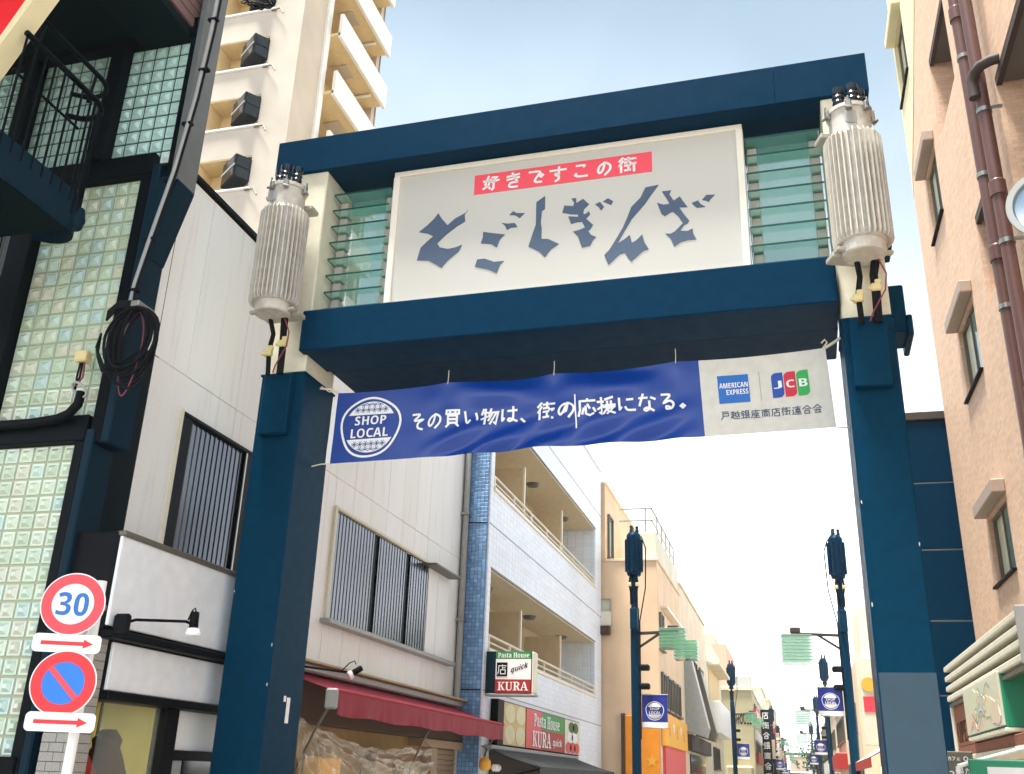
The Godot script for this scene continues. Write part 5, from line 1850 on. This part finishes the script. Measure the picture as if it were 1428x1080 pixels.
	mb = MB.new()
	mb.lathe([Vector2(0.22, 0.6), Vector2(0.19, 1.1), Vector2(0.2, 1.5), Vector2(0.14, 1.66), Vector2(0.11, 1.72), Vector2(0.12, 1.78), Vector2(0.06, 1.86), Vector2(0, 1.86)], Vector3(0.06, 0, -0.26), 18)
	obj("patterned_coat", mb, mk(Color(0.46, 0.28, 0.12), 0.9, 0.0, tex.speck, 2.5), g)
	spot_lamp("near_spotlight", "black spotlight on a long arm over the near shop sign", Vector3(-4.95, 2.58, -6.72), [Vector3(0.05, 0.02, 0.10), Vector3(0.12, 0.05, 0.06), Vector3(0.36, 0.08, -0.24), Vector3(0.41, 0.06, -0.28)], Vector3(0.05, -1, 0))
	spot_lamp("awning_spotlight", "black spotlight with white bulb above the red awning", Vector3(-5.1, 2.64, -11.1), [Vector3(-0.42, 0.1, 0.55), Vector3(-0.3, 0.06, 0.5), Vector3(0.0, 0.04, 0.1), Vector3(0.12, 0.05, -0.05)], Vector3(-0.7, -0.55, 0.45))
	var cp := thing("bent_conduit", "bent grey conduit on the white wall beside the left gate post", "pipe", Vector3(-5.5, 2.7, -10.6))
	mb = MB.new()
	mb.tube([Vector3(-0.09, 0.22, 0.9), Vector3(-0.06, 0.24, 0.3), Vector3(-0.05, 0.22, 0.05), Vector3(-0.04, 0.14, -0.12), Vector3(-0.03, -0.02, -0.2)], 0.03, 8)
	obj("tube", mb, mats.grey_metal, cp)
	# red awning
	var a := thing_w("red_awning", "sagging crimson fabric awning over the plastic covered shop", "awning", Vector3(-5.2, 0, -13.5))
	mb = MB.new()
	var zn := -10.35
	var zf := -17.1
	mb.sheet(func(u: float, v: float) -> Vector3: return Vector3(lerpf(-5.55, -4.80, u), 2.66 - 0.24 * u - 0.02 * sin(u * PI) - 0.012 * u * (0.5 + 0.5 * cos(v * 26.0)), lerpf(zn, zf, v)), 8, 60, 0.006)
	obj("canopy", mb, mats.awning, a)
	mb = MB.new()
	mb.sheet(func(u: float, v: float) -> Vector3: return Vector3(-4.80 + 0.018 * sin(v * 44.0 + u * 2.0 + sin(v * 9.0)) * u + 0.01 * sin(v * 17.0) * u + 0.006 * sin(v * 130.0 + 2.0 * sin(v * 31.0)) * u, 2.415 - 0.25 * u - 0.012 * sin(v * 30.0) * u, lerpf(zn, zf, v)), 8, 150, 0.005)
	obj("valance", mb, mats.awning, a)
	mb = MB.new()
	mb.tube([Vector3(-4.805, 2.42, zn + 0.02), Vector3(-4.805, 2.42, zf - 0.02)], 0.022, 8)
	obj("front_bar", mb, mats.awning, a)
	bx("roll_housing", mats.grey_metal, a, -5.62, -5.42, 2.66, 2.76, -17.0, -10.1, 0.02)
	bx("roll_cover", mats.olive_wall, a, -5.6, -5.35, 2.76, 2.79, -17.0, -10.0, 0.006)
	for z in [zn - 0.04, -13.8, zf + 0.1]:
		var arm := MB.new()
		arm.tube([Vector3(-4.83, 2.38, z), Vector3(-5.05, 2.0, z), Vector3(-5.4, 1.2, z)], 0.016, 7)
		obj("arm", arm, mats.bronze, a)
	bx("end_cap", mats.grey_metal, a, -4.93, -4.78, 2.22, 2.44, zn + 0.0, zn + 0.05, 0.02)
	var sb := thing_w("covered_shop_front", "brown wooden shop front under the red awning", "shop front", Vector3(-5.5, 0, -13))
	bx("lintel", mats.brown, sb, -5.62, -5.40, 2.10, 2.58, -16.74, -9.95, 0.01)
	bx("header_board", mats.roller, sb, -5.62, -5.38, 1.98, 2.098, -16.74, -14.7, 0.006)
	bx("back_board", mats.tan_board, sb, -5.64, -5.60, 0, 2.10, -15.5, -9.95)
	bx("door_post", mats.roller, sb, -5.58, -5.42, 0, 1.98, -15.55, -15.28, 0.01)
	bx("side_post", mats.brown, sb, -5.6, -5.4, 0, 2.1, -10.2, -9.96, 0.01)
	for i in 5:
		bx("crate", [mats.brown, mats.orange_b, mats.dark_brown, mats.roller][i % 4], sb, -5.58, -5.36, 0.1, [1.5, 1.75, 1.35, 1.8, 1.55][i], -11.0 - 0.85 * i, -10.4 - 0.85 * i, 0.02)
	for i in 24:
		var y := 0.1 + 0.078 * i
		var slat := MB.new()
		slat.xf = Transform3D(Basis(Vector3.BACK, 0.35), Vector3(-5.50, y + 0.04, -16.12))
		slat.box(Vector3.ZERO, Vector3(0.012, 0.076, 1.1), 0.003)
		obj("shutter_slat", slat, mats.roller, sb)
	bx("shutter_back", mats.brown, sb, -5.58, -5.55, 0, 1.98, -16.74, -15.56)
	var ps := thing("plastic_sheet", "crumpled translucent plastic sheet hanging below the red awning", "sheet", Vector3(-5.2, 0, -12.4))
	mb = MB.new()
	mb.sheet(func(u: float, v: float) -> Vector3:
		var ang := atan2(v + 0.02, u * 1.6 + 0.04)
		var far := sqrt(u * u * 2.5 + v * v)
		var x := 0.055 * sin(ang * 26.0 + 3.0 * far) * minf(1.0, far * 1.6) + 0.03 * sin(ang * 61.0 - far * 5.0) * minf(1.0, far) + 0.012 * sin(u * 70.0 + v * 40.0) + 0.05 * sin(v * PI)
		var y := lerpf(2.13 - 0.20 * sin(u * PI) - 0.10 * u, 0.7, v) + 0.012 * sin(u * 40.0)
		return Vector3(x, y, lerpf(2.15, -2.15, u)), 220, 70, 0.0, [1.0])
	obj("sheet", mb, plastic_mat(), ps)
	# projecting sign of the pasta shop
	var q := thing_w("projecting_sign", "projecting box sign lettered Pasta House quick KURA", "shop sign", Vector3(-4.7, 2.93, -17.0))
	bx("box", mats.teal_metal, q, -5.2, -4.28, 2.92, 3.62, -17.2, -16.93, 0.012)
	bx("side_face", mats.rail, q, -4.28, -4.24, 2.93, 3.61, -17.2, -16.93, 0.01)
	bx("bottom_tray", mats.grey_metal, q, -5.1, -4.22, 2.88, 2.918, -17.22, -16.92, 0.008)
	bx("green_strip", mats.green, q, -4.92, -4.29, 3.49, 3.61, -16.93, -16.918)
	bx("white_field", mats.white, q, -4.92, -4.29, 3.15, 3.488, -16.93, -16.917)
	bx("red_strip", mats.kura_red, q, -4.92, -4.29, 2.93, 3.148, -16.93, -16.918)
	obj("lettering", words("Pasta House", 0.085, 0.56, plain_at(Vector3(-4.885, 3.51, -16.914), Vector3.RIGHT), "Droid Serif", 700), mats.white, q)
	obj("lettering", words("KURA", 0.145, 0.54, plain_at(Vector3(-4.875, 2.965, -16.914), Vector3.RIGHT), "Droid Serif", 700), mats.white, q)
	obj("lettering", words("quick", 0.12, 0.30, func(p: Vector2) -> Vector3: return Vector3(-4.66 + p.x, 3.23 + p.y + p.x * 0.3, -16.913), "Droid Sans", 700, 0.25), mats.black, q)
	var mk1 := bx("square_mark", mats.black, q, -4.90, -4.71, 3.20, 3.43, -16.917, -16.912)
	mb = MB.new()
	strokes(mb, "店", 0.15, 0.2, 0.014, plain_at(Vector3(-4.88, 3.24, -16.910), Vector3.RIGHT))
	obj("mark_strokes", mb, mats.white, mk1)
	bx("wall_arm", mats.black, q, -5.3, -5.1, 3.1, 3.16, -17.1, -17.05)
	# long wall sign of the pasta shop; its print reads along the street
	var N := Vector3.FORWARD
	q = thing_w("wall_sign", "long wall sign lettered Pasta House KURA quick with food picture", "shop sign", Vector3(-5.0, 2.1, -21))
	bx("box", mats.black, q, -5.1, -4.98, 2.10, 2.86, -24.5, -17.3, 0.01)
	bx("beige_panel", mats.ochre, q, -4.98, -4.965, 2.12, 2.84, -19.25, -17.7, 0.004)
	for i in 4:
		var d := MB.new()
		d.xf = Transform3D(Basis(N * 2.1, Vector3.RIGHT, Vector3.UP), Vector3(-4.962, 2.30 + 0.36 * (i % 2), -18.12 - 0.74 * (i / 2)))
		d.lathe([Vector2(0.165, 0), Vector2(0.165, 0.003), Vector2(0.0, 0.003)], Vector3.ZERO, 16)
		obj("pale_disc", d, mats.yellow_wall, q)
	bx("pink_panel", mats.kura_pink, q, -4.98, -4.966, 2.12, 2.84, -22.75, -19.32, 0.004)
	bx("green_field", mats.green, q, -4.966, -4.962, 2.50, 2.835, -22.73, -20.6)
	bx("red_field", mats.kura_red, q, -4.966, -4.963, 2.125, 2.50, -22.73, -20.6)
	obj("lettering", words("Pasta House", 0.24, 2.3, plain_at(Vector3(-4.956, 2.54, -19.9), N), "Droid Serif", 700), mats.white, q)
	obj("lettering", words("KURA", 0.30, 1.6, plain_at(Vector3(-4.956, 2.16, -19.8), N), "Droid Serif", 700), mats.white, q)
	obj("lettering", words("quick", 0.2, 0.9, plain_at(Vector3(-4.956, 2.18, -21.55), N), "Droid Sans", 700, 0.25), mats.white, q)
	bx("food_picture", mats.pale, q, -4.98, -4.966, 2.12, 2.84, -24.45, -22.82, 0.004)
	for i in 7:
		var d := MB.new()
		d.xf = Transform3D(Basis(N * 2.6, Vector3.RIGHT, Vector3.UP), Vector3(-4.962, 2.25 + 0.22 * (i % 3), -23.2 - 0.15 * i))
		d.lathe([Vector2(0.12, 0), Vector2(0.12, 0.003), Vector2(0.0, 0.003)], Vector3.ZERO, 14)
		obj("printed_food", d, [mats.kura_pink, mats.white, mats.leaf][i % 3], q)
	bx("side_return", mats.black, q, -5.1, -4.96, 2.10, 2.86, -17.7, -17.3, 0.01)
	var ga := thing_w("grey_awning", "dark grey fabric awning below the long pasta shop sign", "awning", Vector3(-4.8, 0, -20))
	mb = MB.new()
	mb.sheet(func(u: float, v: float) -> Vector3: return Vector3(lerpf(-5.08, -4.1, u), 2.06 - 0.30 * u - 0.02 * sin(u * PI), lerpf(-16.95, -24.2, v)), 6, 10, 0.01)
	obj("canopy", mb, mats.grey_awning, ga)
	bx("front_valance", mats.grey_awning, ga, -4.11, -4.09, 1.62, 1.77, -24.2, -16.95, 0.004)
	bx("roll_housing", mats.grey_metal, ga, -5.1, -4.95, 2.02, 2.09, -24.3, -16.95, 0.015)
	for z in [-17.1, -24.0]:
		var arm := MB.new()
		arm.tube([Vector3(-4.12, 1.74, z), Vector3(-5.05, 1.5, z)], 0.02, 6)
		obj("arm", arm, mats.black, ga)
	bx("shop_opening", mats.dark_brown, ga, -5.09, -5.06, 0, 2.0, -24.2, -17.3)
	var ln := thing("paper_lantern", "small orange paper lantern beside the roller shutter", "lantern", Vector3(-4.98, 1.62, -16.7))
	mb = MB.new()
	mb.lathe([Vector2(0, 0.05), Vector2(0.06, 0.06), Vector2(0.095, 0.1), Vector2(0.1, 0.15), Vector2(0.095, 0.2), Vector2(0.06, 0.25), Vector2(0, 0.28)], Vector3.ZERO, 16)
	obj("paper", mb, mats.orange_b, ln)
	mb = MB.new()
	mb.tube([Vector3(0, 0.28, 0), Vector3(0, 0.42, 0), Vector3(-0.1, 0.44, -0.05)], 0.008, 5)
	obj("hanger", mb, mats.cable, ln)
	var cam := thing("wall_camera", "white dome camera on the bracket beside the paper lantern", "camera", Vector3(-4.85, 1.72, -16.9))
	bx("body", mats.white, cam, -0.06, 0.06, -0.05, 0.06, -0.14, 0.1, 0.03)
	bx("bracket", mats.grey_metal, cam, -0.26, -0.05, 0.0, 0.04, -0.02, 0.02)


# ---------------------------------------------------------------- street lamps and flags
func make_lamp(called: String, label: String, side: float, stepped: bool) -> Node3D:
	var t := thing(called, label, "street lamp", Vector3.ZERO, "street lamps with transformers along the street")
	var mb := MB.new()
	mb.lathe([Vector2(0.16, 0), Vector2(0.16, 0.3), Vector2(0.11, 0.36), Vector2(0.11, 5.5), Vector2(0.085, 5.55), Vector2(0.085, 6.4)], Vector3.ZERO, 14)
	obj("pole", mb, mats.navy, t)
	mb = MB.new()
	mb.lathe([Vector2(0, 6.32), Vector2(0.16, 6.32), Vector2(0.18, 6.38), Vector2(0.18, 7.32), Vector2(0.13, 7.40), Vector2(0, 7.42)], Vector3.ZERO, 18)
	for i in 12:
		mb.xf = Transform3D(Basis(Vector3.UP, TAU * i / 12.0), Vector3.ZERO)
		mb.b6(0.17, 0.225, 6.42, 7.22, -0.01, 0.01)
	mb.xf = Transform3D()
	obj("transformer", mb, mats.navy_dark, t)
	for a in [0.0, 2.1, 4.2]:
		mb = MB.new()
		mb.lathe([Vector2(0.04, 0), Vector2(0.05, 0.05), Vector2(0.035, 0.09), Vector2(0.045, 0.16), Vector2(0, 0.18)], Vector3(cos(a) * 0.09, 7.4, sin(a) * 0.09), 8)
		obj("bushing", mb, mats.porcelain, t)
	for k in [-0.07, 0.07]:
		mb = MB.new()
		mb.tube([Vector3(k, 6.34, 0.1), Vector3(k * 1.5, 6.1, 0.13), Vector3(k, 5.9, 0.11), Vector3(k, 5.6, 0.1)], 0.028, 6)
		obj("cable", mb, mats.cable, t)
		mb = MB.new()
		mb.box(Vector3(k * 1.4, 6.08, 0.14), Vector3(0.09, 0.09, 0.07), 0.01)
		obj("clamp", mb, mats.clamp, t)
	for y in [3.62, 4.05]:
		bx("speaker", mats.black, t, side * 0.1 if side > 0 else -0.34, 0.34 if side > 0 else side * 0.1, y, y + 0.14, -0.1, 0.1, 0.03)
	bx("cable_box", mats.navy, t, -0.09, 0.09, 5.0, 5.5, 0.09, 0.2, 0.01)
	mb = MB.new()
	mb.tube([Vector3(side * 0.19, 7.3, 0), Vector3(side * 0.3, 7.0, 0.02), Vector3(side * 0.28, 6.0, 0.05), Vector3(side * 0.13, 5.2, 0.05), Vector3(side * 0.12, 2.5, 0.05)], 0.016, 5)
	obj("cable_run", mb, mats.cable, t)
	mb = MB.new()
	mb.bar(Vector3(side * 0.08, 4.92, 0), Vector3(side * (1.05 if stepped else 1.25), 4.96, 0), 0.07, 0.07)
	mb.bar(Vector3(side * 0.08, 4.58, 0), Vector3(side * 0.62, 4.93, 0), 0.055, 0.055)
	obj("arm", mb, mats.dark_brown, t)
	var heads := [[0.92, 4.56, 0.6], [1.22, 4.30, 0.55]] if stepped else [[1.15, 4.22, 0.72]]
	for h in heads:
		var hd := bx("lamp_head", mats.lamp_glass, t, side * h[0] - h[2] * 0.5, side * h[0] + h[2] * 0.5, h[1], h[1] + 0.012, -0.28, 0.28)
		var n := 5 if stepped else 8
		for i in n:
			bx("glass_fin", mats.lamp_glass, hd, side * h[0] - h[2] * 0.5, side * h[0] + h[2] * 0.5, h[1] + 0.08 * (i + 1), h[1] + 0.08 * (i + 1) + 0.014, -0.28, 0.28)
			bx("fin_edge", mats.lamp_edge, hd, side * h[0] - h[2] * 0.5 - 0.004, side * h[0] + h[2] * 0.5 + 0.004, h[1] + 0.08 * (i + 1) - 0.004, h[1] + 0.08 * (i + 1) + 0.018, 0.282, 0.292)
		for q in [[-0.28, -0.27], [0.27, 0.28]]:
			bx("glass_side", mats.lamp_glass, hd, side * h[0] - h[2] * 0.5, side * h[0] + h[2] * 0.5, h[1], h[1] + 0.08 * n, q[0], q[1])
	bx("shade_top", mats.grey_metal, t, side * heads[0][0] - heads[0][2] * 0.5, side * heads[0][0] + heads[0][2] * 0.5, heads[0][1] + (0.43 if stepped else 0.67), heads[0][1] + (0.45 if stepped else 0.69), -0.29, 0.29, 0.004)
	bx("lamp_cap", mats.dark_brown, t, side * heads[0][0] - 0.12, side * heads[0][0] + 0.12, 4.97, 5.10, -0.12, 0.12, 0.02)
	return t


func make_flag(called: String, label: String, side: float) -> Node3D:
	var t := thing(called, label, "flag", Vector3.ZERO, "blue flags hanging from the street lamps")
	var w := 0.60
	var x0 := 0.03 if side > 0 else -0.03 - w
	var f := func(u: float, v: float) -> Vector3: return Vector3(x0 + w * u, -0.72 + 0.72 * v, 0.012 * sin(u * 7.0 + v * 3.0))
	var mb := MB.new()
	mb.sheet(func(u: float, v: float) -> Vector3: return f.call(u, 0.16 + 0.84 * v), 8, 8, 0.006)
	var c := obj("blue_cloth", mb, mats.flag_blue, t)
	mb = MB.new()
	mb.sheet(func(u: float, v: float) -> Vector3: return f.call(u, 0.16 * v), 8, 3, 0.006)
	obj("white_hem", mb, mats.white, t)
	var on := func(p: Vector2) -> Vector3: return f.call((p.x + 0.08) / w, (p.y + 0.15) / 0.72) + Vector3(0, 0, 0.007)
	emblem(c, on, 0.44, mats.white, mats.flag_blue)
	mb = MB.new()
	for y in [0.012, -0.735]:
		mb.tube([Vector3(-side * 0.1, y, 0), Vector3(side * (w + 0.05), y, 0)], 0.012, 6)
	obj("flag_bar", mb, mats.grey_metal, t)
	return t


func lamps() -> void:
	var a := make_lamp("street_lamp", "navy street lamp post in front of the peach building, two stepped green shades", 1.0, true)
	a.position = Vector3(-3.58, 0, -24.3)
	var f := make_flag("lamp_flag", "blue SHOP LOCAL flag on the lamp in front of the orange shop", 1.0)
	f.position = Vector3(-3.47, 3.49, -24.3)
	var r := make_lamp("street_lamp", "navy street lamp right of the street, single green shade reaching left", -1.0, false)
	r.position = Vector3(1.45, 0, -28.5)
	r.scale = Vector3(1.1, 1.1, 1.1)
	r.rotation.y = 0.1
	var g := make_flag("lamp_flag", "blue SHOP LOCAL flag on the large lamp right of the street", -1.0)
	g.position = Vector3(1.32, 4.06, -28.5)
	g.scale = Vector3(1.06, 0.98, 1.0)
	var where := ["before the letter wall building", "beside the tall column of sign characters", "third from the gate on the left", "farthest on the left"]
	var i := 0
	for q in [[-3.0, -54.0], [-1.75, -86.0], [-1.7, -112.0], [-1.6, -140.0]]:
		copy(a, "street_lamp", Vector3(q[0], 0, q[1]), "dark street lamp post, %s" % where[i])
		copy(f, "lamp_flag", Vector3(q[0] + 0.11, 3.49, q[1]), "small blue flag on the lamp post %s" % where[i])
		i += 1
	i = 0
	where = ["behind the large right lamp", "second beyond the large right lamp", "farthest on the right"]
	for q in [[1.75, -58.0], [1.75, -84.0], [1.75, -120.0]]:
		copy(r, "street_lamp", Vector3(q[0], 0, q[1]), "pale looking street lamp post, %s" % where[i])
		copy(g, "lamp_flag", Vector3(q[0] - 0.12, 3.9, q[1]), "small blue flag on the lamp post %s" % where[i])
		i += 1


# ---------------------------------------------------------------- small things on the right
func right_small() -> void:
	var W := Vector3.LEFT
	var t := thing_w("slatted_canopy", "canopy of four pale slats over the right shop front", "canopy", Vector3(2.2, 0, -12))
	for i in 4:
		bx("slat", mats.cream, t, 1.97, 2.08, 2.69 + 0.125 * i, 2.755 + 0.125 * i, -14.6, -9.75, 0.01)
		bx("slat_back", mats.brown, t, 2.085, 2.2, 2.765 + 0.125 * i, 2.81 + 0.125 * i, -14.58, -9.77)
	for z in [-14.58, -12.2, -9.82]:
		bx("slat_bracket", mats.bronze, t, 2.08, 2.5, 2.66, 3.14, z - 0.02, z + 0.02, 0.006)
	bx("end_plate", mats.grey_metal, t, 1.96, 2.1, 2.66, 3.16, -9.75, -9.70, 0.006)
	bx("under_rail", mats.bronze, t, 1.99, 2.06, 2.62, 2.66, -14.6, -9.75, 0.006)
	var s := thing_w("brown_fascia", "brown shop fascia with dark letters under the slatted canopy", "shop sign", Vector3(2.2, 2.0, -12))
	bx("board", mk(Color(0.60, 0.36, 0.24), 0.6, 0.0, tex.patch, 1.0), s, 2.03, 2.5, 2.13, 2.62, -14.6, -13.22, 0.01)
	bx("lower_board", mats.brick_dark, s, 2.03, 2.5, 2.02, 2.128, -14.6, -9.2, 0.01)
	bx("edge_post", mats.cream, s, 2.0, 2.06, 1.95, 2.64, -14.68, -14.6, 0.008)
	bx("soffit", mats.cream, s, 2.02, 2.5, 1.97, 2.018, -14.6, -9.0, 0.006)
	obj("lettering", words("OPEN", 0.25, 1.05, plain_at(Vector3(2.024, 2.17, -14.45), Vector3.BACK), "Droid Serif", 700), mats.black, s)
	var b := thing_w("green_sign_box", "white fronted sign box with bright green end", "shop sign", Vector3(2.1, 2.15, -12))
	bx("box", mats.green_b, b, 1.98, 2.5, 2.19, 2.74, -13.2, -10.9, 0.01)
	bx("white_face", mats.frosted, b, 1.955, 1.98, 2.21, 2.72, -13.18, -10.93, 0.006)
	var cols := [mats.kura_pink, mats.leaf, mats.grey_metal, mats.orange_b, mats.green_b, mats.kura_pink, mats.leaf]
	var pale := []
	for c in [Color(0.82, 0.75, 0.66), Color(0.76, 0.80, 0.66), Color(0.76, 0.78, 0.74), Color(0.82, 0.79, 0.66)]:
		pale.append(mk(c, 0.5))
	for i in 5:
		var mb := MB.new()
		mb.xf = Transform3D(Basis(Vector3.BACK, Vector3.UP, W), Vector3(1.953, 2.36 + 0.06 * ((i * 3) % 4), -12.7 + 0.36 * i))
		var pts := PackedVector2Array()
		for k in 14:
			pts.append(Vector2(0.15, 0.0).rotated(TAU * k / 14.0) * rng.randf_range(0.5, 1.0) * Vector2(2.4, 1.0))
		mb.poly(pts, -0.002, 0.001 + 0.0003 * i)
		obj("printed_shape", mb, pale[i % 4], b)
	for i in 5:
		var mb := MB.new()
		var pts := []
		for k in 7:
			pts.append(Vector2(0.12 * k, 0.06 * sin(k * 1.3 + i * 2.0) + 0.08 * i))
		ribbon(mb, pts, 0.012, plain_at(Vector3(1.9485, 2.28, -12.8 + 0.17 * i), Vector3.BACK))
		obj("printed_line", mb, cols[i], b)
	bx("tray", mats.cream, b, 1.96, 2.5, 2.15, 2.188, -13.2, -10.9, 0.006)
	var d := thing("street_board", "small dark board with white characters at the foot of the navy building", "sign", Vector3(1.38, 1.70, -10.0))
	bx("board", mats.bronze, d, -0.12, 0.12, 0.0, 0.23, -0.03, 0.0, 0.006)
	var mb := MB.new()
	strokes(mb, "っ銀が", 0.062, 0.072, 0.009, plain_at(Vector3(-0.105, 0.03, 0.003), Vector3.RIGHT))
	obj("lettering", mb, mats.white, d)
	obj("ring_mark", ring_mesh(0.012, 0.02, 0.003), mats.white, d).position = Vector3(0.06, 0.17, 0)
	mb = MB.new()
	strokes(mb, "カフェ", 0.03, 0.036, 0.005, plain_at(Vector3(-0.09, 0.155, 0.003), Vector3.RIGHT))
	obj("lettering", mb, mats.white, d)
	bx("board_post", mats.bronze, d, -0.02, 0.02, -1.70, 0.0, -0.03, -0.005)
	var p := thing("green_frame_board", "green framed notice board on a white rail below the green sign box", "sign", Vector3(1.62, 0, -9.6))
	bx("frame", mats.green_b, p, -0.22, 0.40, 1.0, 1.86, -0.03, 0.0, 0.01)
	bx("sheet", mats.fascia, p, -0.08, 0.28, 1.05, 1.80, 0.0, 0.005)
	mb = MB.new()
	mb.poly(PackedVector2Array([Vector2(0.05, 1.66), Vector2(0.12, 1.74), Vector2(0.2, 1.70), Vector2(0.16, 1.60)]), 0.004, 0.009)
	obj("printed_shape", mb, mats.kura_pink, p)
	mb = MB.new()
	mb.tube([Vector3(-0.3, 1.80, -0.05), Vector3(0.28, 1.97, -0.05), Vector3(0.34, 1.9, -0.05), Vector3(0.44, 1.2, -0.05), Vector3(0.44, 0.1, -0.05)], 0.018, 7)
	mb.tube([Vector3(-0.3, 1.80, -0.05), Vector3(-0.3, 0.1, -0.05)], 0.018, 7)
	obj("rail", mb, mats.white, p)
	var m := thing("traffic_mirror", "round traffic mirror with grey rim at the right edge", "mirror", Vector3(1.62, 4.77, -5.5))
	m.rotation.y = -0.25
	disc(m, "backing", 0.21, -0.04, -0.005, mats.grey_metal)
	obj("rim", ring_mesh(0.185, 0.22, 0.02), mats.grey_metal, m)
	mb = MB.new()
	mb.xf = Transform3D(Basis(Vector3.RIGHT, Vector3.BACK, Vector3.DOWN), Vector3.ZERO)
	mb.lathe([Vector2(0.186, 0.0), Vector2(0.14, 0.015), Vector2(0.07, 0.026), Vector2(0.0, 0.03)], Vector3.ZERO, 32)
	obj("mirror_face", mb, mats.mirror, m)
	mb = MB.new()
	mb.tube([Vector3(0.0, 0, -0.04), Vector3(0.1, 0.0, -0.12), Vector3(0.5, 0.0, -0.15)], 0.025, 8)
	mb.tube([Vector3(0.5, 0.3, -0.15), Vector3(0.5, -4.7, -0.15)], 0.04, 10)
	obj("post", mb, mats.grey_metal, m)
